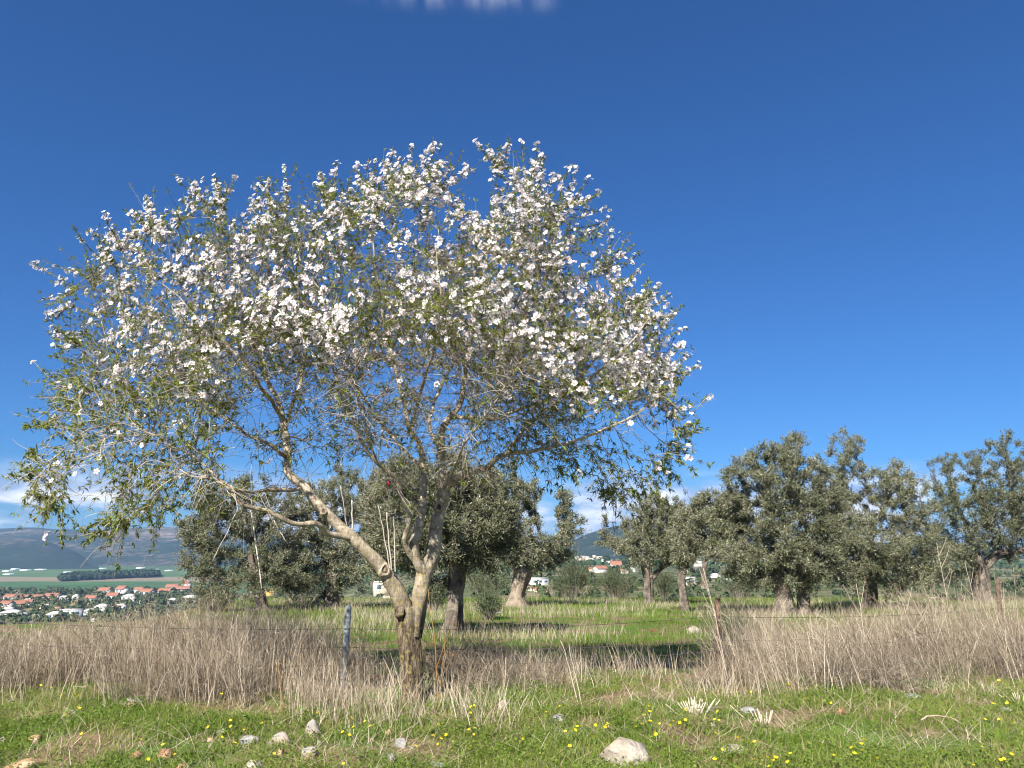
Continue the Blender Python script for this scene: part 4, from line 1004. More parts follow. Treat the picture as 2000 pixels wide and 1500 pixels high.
# ------------------------------------------------------------------ stones
def stone(name, label, px, py, wpx, hpx, mat, seed, flat=1.0, peak=0.0, cat='stone', group=None):
    g0 = ground_at(px, py + hpx * 0.35)[0]; s_ = g0[1] / F; w, h = wpx * s_ / 2, hpx * s_
    r0 = np.random.default_rng(seed)
    import bmesh
    bm = bmesh.new(); bmesh.ops.create_icosphere(bm, subdivisions=3, radius=1.0)
    V = np.array([v.co[:] for v in bm.verts]); Fc = np.array([[v.index for v in f_.verts] for f_ in bm.faces]); bm.free()
    # chip planes off the ball, then roughen
    for k in range(11):
        n_ = unit(r0.normal(size=3)); d = r0.uniform(.55, .88); q = V @ n_ - d; V = V - np.outer(np.maximum(q, 0) * .92, n_)
    V = V * (1 + .16 * (fbm(V[:, 0] * 2.2 + seed, V[:, 1] * 2.2 + V[:, 2] * 1.7, seed) - .5))[:, None]
    if peak: V[:, :2] *= (1 - peak * np.clip(V[:, 2:3], 0, 1))
    V = V * np.array([w, w * .8, h * .72]); V[:, 2] += h * .06
    a_ = r0.uniform(-.5, .5); V[:, :2] = V[:, :2] @ np.array([[math.cos(a_), -math.sin(a_)], [math.sin(a_), math.cos(a_)]])
    o = mk(name, V, None, Fc, mat, smooth=False); o.location = g0
    return tag(o, label, cat, group)


ROCKS = [
    ('boulder', 'large pale limestone boulder in the front grass', 1222, 1460, 128, 52, 'limestone', 'boulder'),
    ('stone', 'upright pointed grey stone with an orange tip', 608, 1420, 33, 42, 'mottled_stone', 'stone'),
    ('stone', 'grey and orange stone lying left of the upright one', 549, 1443, 42, 26, 'mottled_stone', 'stone'),
    ('stone', 'flat grey stone at the far left of the stone cluster', 485, 1442, 44, 14, 'grey_stone', 'stone'),
    ('stone', 'rounded grey stone just below the upright pointed one', 607, 1467, 36, 28, 'mottled_stone', 'stone'),
    ('stone', 'beige stone at the bottom edge below the stone cluster', 495, 1494, 50, 22, 'limestone', 'stone'),
    ('stone', 'pale grey stone in grass in front of the almond trunk', 785, 1448, 28, 24, 'grey_stone', 'stone'),
    ('stone', 'grey stone cut by the bottom edge below the trunk', 853, 1496, 40, 20, 'grey_stone', 'stone'),
    ('stone', 'small grey stone low in the grass left of the trunk', 765, 1478, 20, 15, 'grey_stone', 'stone'),
    ('stone', 'small orange stone among dry straw before the trunk', 760, 1430, 18, 12, 'orange_stone', 'stone'),
    ('stone', 'small pale stone right of the upright pointed one', 623, 1450, 12, 12, 'grey_stone', 'stone'),
    ('stone', 'small brownish stone above the bottom beige one', 548, 1467, 15, 14, 'orange_stone', 'stone'),
    ('stone', 'low orange and white stone at the left dry grass edge', 256, 1371, 46, 15, 'mottled_stone', 'stone'),
    ('stone', 'bright orange rounded stone near the left edge', 70, 1441, 30, 20, 'orange_stone', 'stone'),
    ('stone', 'little pale pebble perched above the bright orange stone', 82, 1428, 12, 11, 'limestone', 'stone'),
    ('stone', 'thin whitish stone slab above the orange stone', 111, 1415, 26, 9, 'limestone', 'stone'),
    ('soil_clod', 'crumbly tan soil lump in the bottom left corner', 52, 1490, 72, 24, 'orange_stone', 'soil clod'),
    ('soil_clod', 'red-brown soil clod in the left grass', 326, 1470, 42, 15, 'red_clod', 'soil clod'),
    ('soil_clod', 'small brown soil clod left of the red-brown one', 265, 1473, 26, 12, 'red_clod', 'soil clod'),
    ('soil_clod', 'dark brown soil clod at the bottom edge on the left', 355, 1494, 22, 14, 'red_clod', 'soil clod'),
    ('stone', 'pale stone left of the flat grey one', 432, 1428, 22, 14, 'limestone', 'stone'),
    ('stone', 'tiny orange stone below the pale stone on the left', 412, 1443, 20, 9, 'orange_stone', 'stone'),
    ('stone', 'beige stone cut by the left edge', 3, 1448, 16, 16, 'limestone', 'stone'),
    ('stone', 'long flat whitish stone right of the large boulder', 1436, 1461, 62, 15, 'limestone', 'stone'),
    ('stone', 'flat grey slab high in the right grass', 1776, 1360, 54, 13, 'grey_stone', 'stone'),
    ('stone', 'smaller pale slab left of the flat grey slab', 1696, 1350, 26, 11, 'limestone', 'stone'),
    ('stone', 'small white stone near the right edge of the grass', 1965, 1384, 30, 13, 'grey_stone', 'stone'),
    ('stone', 'whitish stone in grass right of the cut stalk clump', 1463, 1386, 32, 11, 'grey_stone', 'stone'),
    ('stone', 'thin beige stone in the middle of the right grass', 1615, 1447, 32, 10, 'limestone', 'stone'),
    ('soil_clod', 'rust red soil clod in the right grass', 1645, 1388, 28, 14, 'red_clod', 'soil clod'),
    ('stone', 'grey stone above the large boulder on the left', 1092, 1402, 28, 15, 'grey_stone', 'stone'),
    ('stone', 'pinkish stone at the dry stalk edge right of the trunk', 983, 1372, 22, 20, 'limestone', 'stone'),
    ('boulder', 'dark shaded boulder behind the dry stalks', 1014, 1290, 48, 26, 'dark_stone', 'boulder'),
    ('boulder', 'cream boulder beyond the fence left of the rusty post', 1355, 1228, 28, 20, 'limestone', 'boulder'),
    ('boulder', 'tan boulder half hidden in the right dry grass', 1466, 1288, 48, 32, 'limestone', 'boulder'),
    ('boulder', 'dark low boulder in shade by the flared-trunk olive', 970, 1196, 34, 15, 'dark_stone', 'boulder'),
    ('boulder', 'pale slab of rock at the right edge behind the brush', 1978, 1252, 56, 24, 'limestone', 'boulder'),
    ('stone', 'small pale stone above the yellow flowers at centre right', 1392, 1414, 14, 9, 'limestone', 'stone'),
]
for k, (nm, lb, px, py, w_, h_, mt, ct) in enumerate(ROCKS):
    stone(nm, lb, px, py, w_, h_, mt, 100 + k, peak=.55 if 'upright' in lb and 'pointed grey' in lb else 0.0, cat=ct)

# ------------------------------------------------------------------ turf, dry grass, brush
def scatter(n, px0, px1, y0, y1, mask=None):
    """random ground points inside a wedge of the view (px range at distance y0..y1)"""
    y = np.sqrt(rng.uniform(y0 ** 2, y1 ** 2, n)); x = (rng.uniform(px0, px1, n) - 1000) / F * y * 1.03
    if mask is not None:
        k = rng.uniform(size=n) < mask(x, y); x, y = x[k], y[k]
    return np.stack([x, y, H(x, y)], -1)


def px_of(x, y): return 1000 + x / y / 1.03 * F


def border(x, y):
    """distance at which the short turf gives way to tall dry growth"""
    return 6.75 + .35 * np.sin(x * 1.3 + 1) + .5 * (fbm(x * 1.1, x * 0 + 2, 4) - .5) - .55 * np.exp(-((x + .9) / 1.0) ** 2) + 0.10 * np.clip(x, -4, 4)


bare = lambda x, y: sstep(.55, .66, fbm(x * 1.7 + 3, y * 2.6, 14))                     # soil showing
def blades(name, label, B, h, w, lean, tint, mat, K, cat, bend=None, wind=None):
    n_ = len(B); a_ = rng.uniform(0, 6.28, n_); Td = np.stack([np.cos(a_), np.sin(a_)], 1) * lean[:, None]
    if wind is not None: Td = Td + np.asarray(wind)[None]
    V, Q, S = ribbons(B, Td, w, h, rng.uniform(.1, .8, n_) if bend is None else bend, K)
    m_ = MB(); m_.add(V, Q, None, np.repeat(np.clip(tint, 0, 1), S)); o = m_.build(name, mat)
    return tag(o, label, cat, kind='stuff')


# short turf in front
m_green = lambda x, y: (1 - .85 * bare(x, y)) * sstep(.9, -.3, y - border(x, y)) * (.45 + .55 * sstep(.35, .6, fbm(x * .9, y * 1.3, 6)))
B = scatter(340000, -120, 2120, 4.25, 8.3, m_green)
ht = rng.gamma(4, .009, len(B)) * (0.55 + .9 * fbm(B[:, 0] * 1.3, B[:, 1] * 1.3, 17))
tn_ = .42 + .62 * fbm(B[:, 0] * 1.1 + 4, B[:, 1] * 1.6, 23) + rng.normal(0, .13, len(B)); tn_[rng.uniform(size=len(B)) < .06] = .97
blades('grass', 'short bright green grass across the foreground', B, ht + .015, rng.uniform(.0025, .006, len(B)), rng.uniform(.1, 1.1, len(B)), tn_, 'grass', 2, 'grass')
# broad rounded weeds (clover and mallow leaves) in the turf
B = scatter(170000, -120, 2120, 4.25, 7.6, lambda x, y: m_green(x, y) * (.25 + .75 * sstep(.38, .6, fbm(x * 1.9 + 8, y * 2.4, 41))))
n_ = len(B); d_ = unit(rand_unit(n_) * [1, 1, .25]); u_ = unit(rand_unit(n_) * .45 + [0, 0, 1]); s_ = unit(np.cross(d_, u_)); z_ = rng.uniform(.012, .075, n_)[:, None] * [0, 0, 1]
r_ = rng.uniform(.004, .011, n_)[:, None]; c_ = B + z_
V = np.stack([c_ - d_ * r_, c_ - d_ * r_ * .3 + s_ * r_ * .9 + u_ * r_ * .25, c_ + d_ * r_ * .8 + s_ * r_ * .55 + u_ * r_ * .2, c_ + d_ * r_ * .8 - s_ * r_ * .55 + u_ * r_ * .2, c_ - d_ * r_ * .3 - s_ * r_ * .9 + u_ * r_ * .25], 1)
i_ = np.arange(n_)[:, None] * 5; m_ = MB(); m_.add(V, (i_ + [[1, 2, 3, 4]]), i_ + [[0, 1, 4]], np.repeat(np.clip(rng.normal(.52, .2, n_) + .5 * (fbm(B[:, 0] * 1.4, B[:, 1] * 2, 43) - .5), 0, .9), 5))
tag(m_.build('ground_cover', 'grass'), 'low broad-leaved weeds among the front grass', 'weeds', kind='stuff')
# straw lying and standing in the turf
B = scatter(16000, -120, 2120, 4.3, 7.6, lambda x, y: .14 + .9 * bare(x, y) + .35 * np.exp(-((px_of(x, y) - 800) / 350) ** 2))
blades('straw', 'bleached straw scattered through the front grass', B, rng.uniform(.03, .16, len(B)), rng.uniform(.002, .004, len(B)), rng.uniform(.1, 3.2, len(B)), rng.uniform(.45, 1, len(B)), 'dry', 2, 'straw')
# meadow behind the fence
m_mead = lambda x, y: sstep(8.0, 9.0, y) * sstep(-.40, -.25, x / y) * (.25 + .75 * sstep(.38, .56, fbm(x * .55 + 2, y * .5, 61)))
B = scatter(330000, 350, 2150, 8.0, 44, m_mead); sc_ = (B[:, 1] / 9) ** .75
blades('meadow_grass', 'bright green meadow grass beyond the fence', B, rng.gamma(5, .016, len(B)) * (.8 + .25 * sc_), rng.uniform(.004, .008, len(B)) * sc_, rng.uniform(.1, .9, len(B)), .42 + .5 * (fbm(B[:, 0] * .4, B[:, 1] * .35, 71) - .3) + rng.normal(0, .12, len(B)), 'grass', 1, 'grass')
B = scatter(70000, 500, 2150, 8.5, 42, lambda x, y: sstep(-.38, -.25, x / y) * sstep(.42, .66, fbm(x * .5 + 9, y * .42, 81)))
sc_ = (B[:, 1] / 9) ** .8
blades('meadow_straw', 'pale dry grass patches across the green meadow', B, rng.uniform(.1, .42, len(B)), rng.uniform(.0025, .004, len(B)) * sc_, rng.uniform(0, .7, len(B)), rng.uniform(.3, 1, len(B)), 'dry', 2, 'dry grass')


# tall dry grass, left bank
def dry_bank(name, label, B, hh, wind, seed):
    n_ = len(B); x, y = B[:, 0], B[:, 1]
    ca = 6.28 * 2 * fbm(x * 1.3 + seed, y * 1.3, seed); cl = .42 * fbm(x * 2.1, y * 2.1 + seed, seed + 3) + rng.gamma(1.6, .12, n_)
    Td = np.stack([np.cos(ca), np.sin(ca)], 1) * cl[:, None] * .6 + rng.normal(0, .22, (n_, 2)) + np.asarray(wind)[None]
    h = hh * np.clip(.45 + .95 * fbm(x * 1.5 + 2, y * 1.5 + seed, seed + 5), .4, 1.25) * rng.beta(2.4, 1.8, n_) * 1.45
    tall = rng.uniform(size=n_) < .03; h = np.where(tall, hh * rng.uniform(1.0, 1.55, n_), h)
    t_ = np.where(rng.uniform(size=n_) < .30, rng.uniform(.6, 1, n_), rng.uniform(.0, .55, n_)) + .3 * (fbm(x * 1.2, y * 1.2, seed + 7) - .5)
    w = np.where(t_ > .6, rng.uniform(.0030, .0062, n_), rng.uniform(.0022, .0045, n_))
    V, Q, S = ribbons(B, Td, w, h, rng.gamma(1.3, .28, n_), 5); m_ = MB(); m_.add(V, Q, None, np.repeat(np.clip(t_, 0, 1), S))
    # branching panicles on part of the stems
    k = np.where(rng.uniform(size=n_) < .30)[0]; top = V.reshape(n_, S, 3)[k, -1]; mid = V.reshape(n_, S, 3)[k, -5]
    for _ in range(3):
        st_ = mid + (top - mid) * rng.uniform(.1, .9, (len(k), 1)); d_ = unit(unit(top - mid) + rand_unit(len(k)) * .75); L = rng.uniform(.04, .14, len(k))
        V2, Q2 = tubes(np.stack([st_, st_ + d_ * L[:, None] * .5, st_ + d_ * L[:, None] + rng.normal(0, .008, (len(k), 3))], 1), np.array([[.0016, .0016, .0012]]) * np.ones((len(k), 1)), 3); m_.add(V2, Q2, None, np.repeat(np.clip(t_[k], .2, 1), 9))
    return tag(m_.build(name, 'dry'), label, 'dry grass', kind='stuff')


def dens_left(x, y):
    p = px_of(x, y); return sstep(-.15, .35, y - border(x, y)) * sstep(790, 600, p) * (.10 + .9 * sstep(.36, .62, fbm(x * 1.6, y * 1.6, 91)))
B = scatter(29000, -140, 800, 6.3, 10.8, dens_left)
p_ = px_of(B[:, 0], B[:, 1]); hh = np.interp(p_, [-100, 120, 230, 330, 450, 560, 640, 720, 800], [.40, .40, .42, .52, .62, .62, .48, .36, .34])
dry_bank('dry_grass', 'tall straw-coloured dry grass filling the left bank', B, hh, (-.14, 0), 11)
# right bank: dry grass and grey-brown thistle brush
def dens_right(x, y):
    p = px_of(x, y); return sstep(-.1, .4, y - border(x, y)) * sstep(1330, 1440, p) * (.10 + .9 * sstep(.36, .62, fbm(x * 1.6, y * 1.6, 191)))
B = scatter(21500, 1280, 2150, 6.6, 11.0, dens_right)
p_ = px_of(B[:, 0], B[:, 1]); hh = np.interp(p_, [1280, 1400, 1500, 1650, 1800, 1950, 2100], [.4, .62, .46, .54, .68, .70, .62])
dry_bank('dry_grass', 'tall pale dry grass leaning left on the right bank', B, hh, (-.26, 0), 23)


def tangle(name, label, n, px0, px1, y0, y1, mask, hmax, tlo, thi):
    """crossing dead stems and side twigs"""
    B = scatter(n, px0, px1, y0, y1, mask); n_ = len(B)
    B = B + np.stack([np.zeros(n_), np.zeros(n_), rng.uniform(0, hmax * .75, n_) * rng.uniform(.2, 1, n_)], 1)
    d_ = unit(rand_unit(n_) * [1, 1, .7] + [-.15, 0, .55]); L = rng.uniform(.06, .3, n_); f = np.linspace(0, 1, 4)[None, :, None]
    P = B[:, None] + d_[:, None] * L[:, None, None] * f + rng.normal(0, .010, (n_, 4, 3)) + unit(rand_unit(n_))[:, None] * (f * f * L[:, None, None] * .3)
    V, Q = tubes(P, np.linspace(.0020, .0009, 4)[None] * rng.uniform(.7, 1.3, (n_, 1)), 3); m_ = MB(); m_.add(V, Q, None, np.repeat(rng.uniform(tlo, thi, n_), 12))
    return tag(m_.build(name, 'brush'), label, 'dead brush', kind='stuff')


tangle('dead_brush', 'tangle of grey-brown dead stems low in the left bank', 16000, -120, 760, 6.4, 8.6, lambda x, y: dens_left(x, y) * sstep(.4, .62, fbm(x * 1.1 + 7, y * 1.1, 33)), .45, .2, .9)
tangle('dead_brush', 'dense grey thistle brush on the right bank', 30000, 1300, 2140, 6.8, 9.6, lambda x, y: dens_right(x, y) * sstep(1430, 1520, px_of(x, y)) * sstep(.38, .58, fbm(x * 1.1 + 17, y * 1.1, 37)), .62, .0, 1)
tangle('dead_brush', 'dark dead undergrowth in the shade right of the trunk', 6500, 840, 1230, 6.9, 9.6, lambda x, y: (sstep(1000, 940, px_of(x, y)) + .25 * sstep(1230, 1150, px_of(x, y)) * (y < 7.6)) * sstep(830, 900, px_of(x, y)), .42, 0, .7)
# thin middle: bleached stalks round the almond trunk and along the fence
def dens_mid(x, y):
    p = px_of(x, y); return sstep(-.45, .2, y - border(x, y)) * sstep(560, 680, p) * sstep(1480, 1330, p) * (.25 + .9 * sstep(.4, .62, fbm(x * 1.6 + 3, y * 1.6, 131)))
B = np.concatenate([scatter(7000, 560, 1480, 5.7, 8.6, dens_mid), scatter(800, 600, 1010, 5.75, 6.9, lambda x, y: .5 + .5 * sstep(.4, .6, fbm(x * 3, y * 3, 7)))])
blades('dry_stalks', 'bleached upright stalks round the almond trunk and fence', B, rng.uniform(.08, .42, len(B)) ** 1.15, rng.uniform(.003, .006, len(B)), rng.uniform(.05, .9, len(B)), rng.uniform(.25, 1, len(B)), 'dry', 4, 'dry stalks', bend=rng.uniform(0, .5, len(B)), wind=(-.08, 0))


B = scatter(7500, 860, 1460, 7.0, 9.2, lambda x, y: sstep(.42, .62, fbm(x * 1.5 + 31, y * 1.9, 141)) * sstep(6.9, 7.3, y) * sstep(9.2, 8.2, y))
blades('dry_grass', 'loose broken dry grass along the fence at centre', B, rng.uniform(.06, .34, len(B)), rng.uniform(.0025, .0045, len(B)), rng.uniform(.1, 1.4, len(B)), rng.uniform(0, .85, len(B)), 'dry', 3, 'dry grass')
tangle('dead_brush', 'flattened brown stems along the fence at centre', 2400, 960, 1440, 7.0, 8.8, lambda x, y: sstep(.45, .62, fbm(x * 1.5 + 31, y * 1.9, 141)), .18, .1, .9)


# countable dry plants: tall branched thistles, orange stalks, cut stubs
def thistle(label, px, py, top, lean, seed, mat='dry', w=.0045, arms=4, name='dry_thistle', tint=.85, cat='thistle', group=None):
    g0 = ground_at(px, py)[0]; r0 = np.random.default_rng(seed); y = g0[1]; t_ = at(top[0], top[1], y)
    f = np.linspace(0, 1, 10)[:, None]; P = g0 + (t_ - g0) * f + np.array([lean, 0, 0]) * (f * (1 - f)) + r0.normal(0, .006, (10, 3)) * f
    root = empty(name, g0); tag(root, label, cat, group)
    V, Q, T = tube(P, w * np.linspace(1.1, .45, 10), 6); m_ = MB(); m_.add(V, Q, T, tint); under(m_.build('stem', mat), root)
    for k in range(arms):
        b0 = P[3 + int(k * 6 / max(arms, 1))]; d = unit(np.array([r0.choice([-1, 1]) * r0.uniform(.4, .9), r0.uniform(-.4, .4), r0.uniform(.7, 1.2)])); L = r0.uniform(.1, .26)
        q = b0 + d * L * f + np.array([0, 0, .06]) * f * f; V, Q, T = tube(q, w * .6 * np.linspace(1, .5, 10), 5); m_ = MB(); m_.add(V, Q, T, tint)
        # seed head bristles
        dd_ = unit(r0.normal(size=(7, 3)) + d * 1.2); V, Q = tubes(np.stack([np.repeat(q[-1:], 7, 0), q[-1] + dd_ * .022], 1), np.full((7, 2), .0012), 3); m_.add(V, Q, None, tint * .8)
        under(m_.build('side_branch', mat), root)
    return root


thistle('tallest forked dry thistle in front of the right edge olive', 1866, 1290, (1830, 1060), .05, 1, arms=6)
thistle('dry thistle leaning left beside the tallest forked one', 1845, 1300, (1772, 1150), .04, 2, arms=5)
thistle('dry thistle with a bent stem left of the rusty right post', 1925, 1290, (1885, 1100), .03, 3, arms=4)
thistle('long bare leaning thistle stem in the middle of the right bank', 1815, 1325, (1755, 1160), .02, 4, arms=3)
thistle('dry thistle at the right bank nearest the big twin trunks', 1702, 1335, (1672, 1140), .03, 5, arms=4)
thistle('dry thistle standing at the left end of the right bank', 1422, 1330, (1375, 1110), .03, 6, arms=5)
thistle('slender dry thistle poking above the left dry grass', 425, 1330, (412, 1140), .02, 7, arms=3)
thistle('white dry stalk with a tufted head right of the shaded boulder', 985, 1345, (988, 1285), .01, 8, arms=1, w=.006)
thistle('tall pale stalk left of the centre red poppy', 1128, 1372, (1096, 1250), .02, 9, arms=1, w=.005)
thistle('pale stalk crossing the centre meadow beside the poppy', 1135, 1375, (1110, 1262), .03, 10, arms=0, w=.005)
thistle('orange dry stalk arching beside the almond trunk', 856, 1385, (838, 1150), .05, 11, 'orange_stalk', .0042, 1, 'orange_stalk', .5, 'stalk')
thistle('second orange stalk forking right of the almond trunk', 852, 1385, (872, 1195), .06, 12, 'orange_stalk', .0034, 2, 'orange_stalk', .5, 'stalk')
thistle('short rusty orange stalk in dry grass left of the grey post', 552, 1392, (541, 1290), .02, 13, 'orange_stalk', .005, 0, 'orange_stalk', .2, 'stalk')


def stub_clump(label, px, py, n, seed, h=.12):
    g0 = ground_at(px, py)[0]; r0 = np.random.default_rng(seed); b = g0 + r0.normal(0, .045, (n, 3)) * [1, .7, 0]; b[:, 2] = H(b[:, 0], b[:, 1]) - .01
    t_ = b + (b - g0) * .9 + np.stack([np.zeros(n), np.zeros(n), r0.uniform(.5, 1, n) * h], 1); f = np.linspace(0, 1, 4)[None, :, None]
    o = empty('stubble_clump', g0); tag(o, label, 'stubble')
    for k in range(n):
        V, Q, T = tube((b[k] + (t_[k] - b[k]) * np.linspace(0, 1, 4)[:, None]), .0042 * np.linspace(1, .8, 4), 5); m_ = MB(); m_.add(V, Q, T, .95); under(m_.build('stalk', 'dry'), o)
stub_clump('clump of bleached cut stalks right of centre in the grass', 1356, 1392, 42, 1)
stub_clump('small clump of cut stalks in grass left of the white stone', 1492, 1412, 14, 2, .11)
stub_clump('sparse cut stalks standing at the right edge of the grass', 1992, 1372, 12, 3, .1)
# fallen stick in the right grass
g0 = ground_at(1840, 1424)[0]; f = np.linspace(0, 1, 12)[:, None]; a_ = ground_at(1800, 1420)[0] + [0, 0, .05]; b_ = ground_at(1880, 1428)[0] + [0, 0, .05]
V, Q, T = tube(a_ + (b_ - a_) * f + np.array([0, 0, .035]) * f * (1 - f) * 4 + rng.normal(0, .003, (12, 3)), np.linspace(.006, .003, 12), 7); m_ = MB(); m_.add(V - g0, Q, T); o = m_.build('fallen_stick', 'dry_wood'); o.location = g0
tag(o, 'brown fallen stick lying on the right grass', 'stick')

# ------------------------------------------------------------------ wild flowers
def zf(lst, s, ox, oy): return [(ox + a_ / s, oy + b_ / s) for a_, b_ in lst]
YEL = zf([(50, 660), (80, 615), (110, 635), (150, 630), (615, 677), (740, 665), (775, 655), (1023, 703), (985, 757), (1050, 755), (1015, 785), (935, 770), (1065, 798), (740, 810), (760, 812), (790, 815), (828, 790), (848, 812), (1150, 757), (1140, 714), (1200, 717), (1235, 765), (1275, 748), (1330, 660), (1310, 692), (1330, 690), (1535, 660), (1420, 740), (1497, 750), (1520, 803), (1565, 748), (1595, 735), (1720, 773), (1830, 728), (1775, 855), (1345, 797), (1300, 833), (1340, 830), (1425, 870), (415, 860), (185, 860), (65, 815), (120, 870), (465, 803), (775, 940), (695, 1050), (648, 1085), (940, 900), (1830, 925), (1970, 905), (1808, 1063)], 3.636, 900, 1200)
YEL += zf([(10, 668), (222, 484), (478, 472), (740, 545), (655, 495), (572, 552), (515, 635), (40, 620), (138, 830), (212, 825), (263, 830), (228, 960), (290, 970), (312, 937), (345, 990), (385, 965), (408, 955), (390, 975), (498, 948), (505, 915), (783, 960), (940, 833), (940, 880), (1005, 857), (735, 862), (970, 915), (885, 930), (935, 977), (1060, 950), (1450, 928), (1655, 960), (1727, 858), (1712, 915), (1850, 920), (1897, 920), (1858, 955), (1980, 990), (1685, 730), (1692, 685), (1735, 665), (1840, 655), (1812, 602), (1890, 525), (1920, 560), (1832, 430), (1907, 412), (1940, 695)], 3.333, 1400, 1200)
YEL += zf([(290, 340), (370, 343), (465, 310), (520, 308), (545, 295), (130, 325), (90, 345), (160, 375), (515, 422), (560, 430), (620, 432), (650, 430), (645, 453), (580, 495), (602, 527), (465, 600), (1275, 632), (1060, 772), (1300, 822), (1380, 882), (1130, 920), (1450, 800), (1490, 780), (1515, 815), (1680, 683), (1850, 693), (1785, 807), (1690, 770), (1940, 647), (1845, 645), (1710, 440), (640, 708), (35, 145), (60, 175), (1810, 620)], 4, 0, 1250)
YEL += zf([(150, 1048), (270, 1050), (50, 1095), (10, 1015), (690, 980), (775, 1095), (880, 990), (908, 1105), (935, 1088), (993, 1073), (1090, 1033), (1083, 1068), (1125, 1083), (1137, 1103), (1068, 1123), (1390, 875), (1625, 1075), (1672, 1125), (1725, 1118), (1880, 1090), (1868, 1108), (1585, 1160), (1605, 1182), (1640, 1170), (1550, 1195), (1390, 1262), (1418, 1300), (1395, 1335), (1090, 1305), (890, 1355), (780, 1365), (320, 1303), (1232, 1395)], 4, 450, 1150)


def flower_mesh(name, np_, petal_mat, r, h, cup):
    m_ = MB(); V, Q, T = tube([[0, 0, 0], [.004, .003, h * .5], [0, 0, h]], [.0016, .0014, .0012], 5); nq = len(Q); m_.add(V, Q, T)
    nst = len(Q) + len(T)
    for k in range(np_):
        a_ = k * 2 * math.pi / np_; c_, s_ = math.cos(a_), math.sin(a_); q = lambda rr, ss, z: [rr * c_ - ss * s_, rr * s_ + ss * c_, h + z]
        m_.add([q(0, 0, 0), q(r * .6, r * .42, cup * .6), q(r, r * .22, cup), q(r, -r * .22, cup), q(r * .6, -r * .42, cup * .6)], [[1, 2, 3, 4]], [[0, 1, 4]])
    o = m_.build(name, 'stem_green'); me = o.data; me.materials.append(M[petal_mat])
    mi = np.zeros(len(me.polygons), np.int32)
    for p in me.polygons:
        if min(v for v in p.vertices) >= len(V): mi[p.index] = 1
    me.polygons.foreach_set('material_index', mi); bpy.data.objects.remove(o); return me


ym = [flower_mesh('yellow_wildflower', 5 + k % 2, 'yellow_petal', .0095 + .0016 * k, .05 + .015 * k, .004 + .002 * k) for k in range(3)]
gp = ground_at(np.array([p[0] for p in YEL]), np.array([p[1] for p in YEL]) + 20)
from mathutils import Euler
for k, g0 in enumerate(gp):
    o = obj_of('yellow_wildflower', ym[k % 3], None, Vector(g0), Euler((rng.uniform(-.35, .8), rng.uniform(-.6, .6), rng.uniform(-3, 3))).to_quaternion(), rng.uniform(.85, 1.25))
    tag(o, 'small bright yellow wildflower growing in the front grass', 'wildflower', 'yellow wildflowers in the grass')
pm = flower_mesh('red_poppy', 6, 'red_petal', .024, .16, .012)
for (px, py, lb) in [(1101, 1271, 'red poppy low in the centre meadow behind the second wire'), (1276, 1233, 'red poppy in the meadow left of the cream boulder'), (1340, 1217, 'red poppy just above the cream boulder'), (1700, 1180, 'faint red poppy behind the right dry grass')]:
    Yp = float(ground_at(px, py)[0][1]) * .95; g0 = at(px, py, Yp); zg = float(H(g0[0], g0[1])); hgt = max(g0[2] - zg, .1); sc = hgt / .16
    me = pm if abs(sc - 1) < .1 else flower_mesh('red_poppy', 6, 'red_petal', .03 if Yp < 13 else .045, hgt, .012)
    o = obj_of('red_poppy', me, None, (g0[0], g0[1], zg)); tag(o, lb, 'poppy', 'red poppies in the meadow')
# red tag caught on the middle limb
c_ = at(760, 944, TY - .42); f = np.linspace(0, 1, 7); m_ = MB()
V = np.concatenate([np.stack([c_ + [(.009 + .004 * math.sin(5 * t)) * s_, .008 * math.sin(7 * t) * s_, .018 - .04 * t] for t in f]) for s_ in (-1, 1)]); m_.add(V - c_, [[k, k + 1, k + 8, k + 7] for k in range(6)]); o = m_.build('ribbon', 'ribbon_red'); o.location = c_
sol = o.modifiers.new('thick', 'SOLIDIFY'); sol.thickness = .002
tag(o, 'scrap of red ribbon caught on the middle almond limb', 'ribbon')

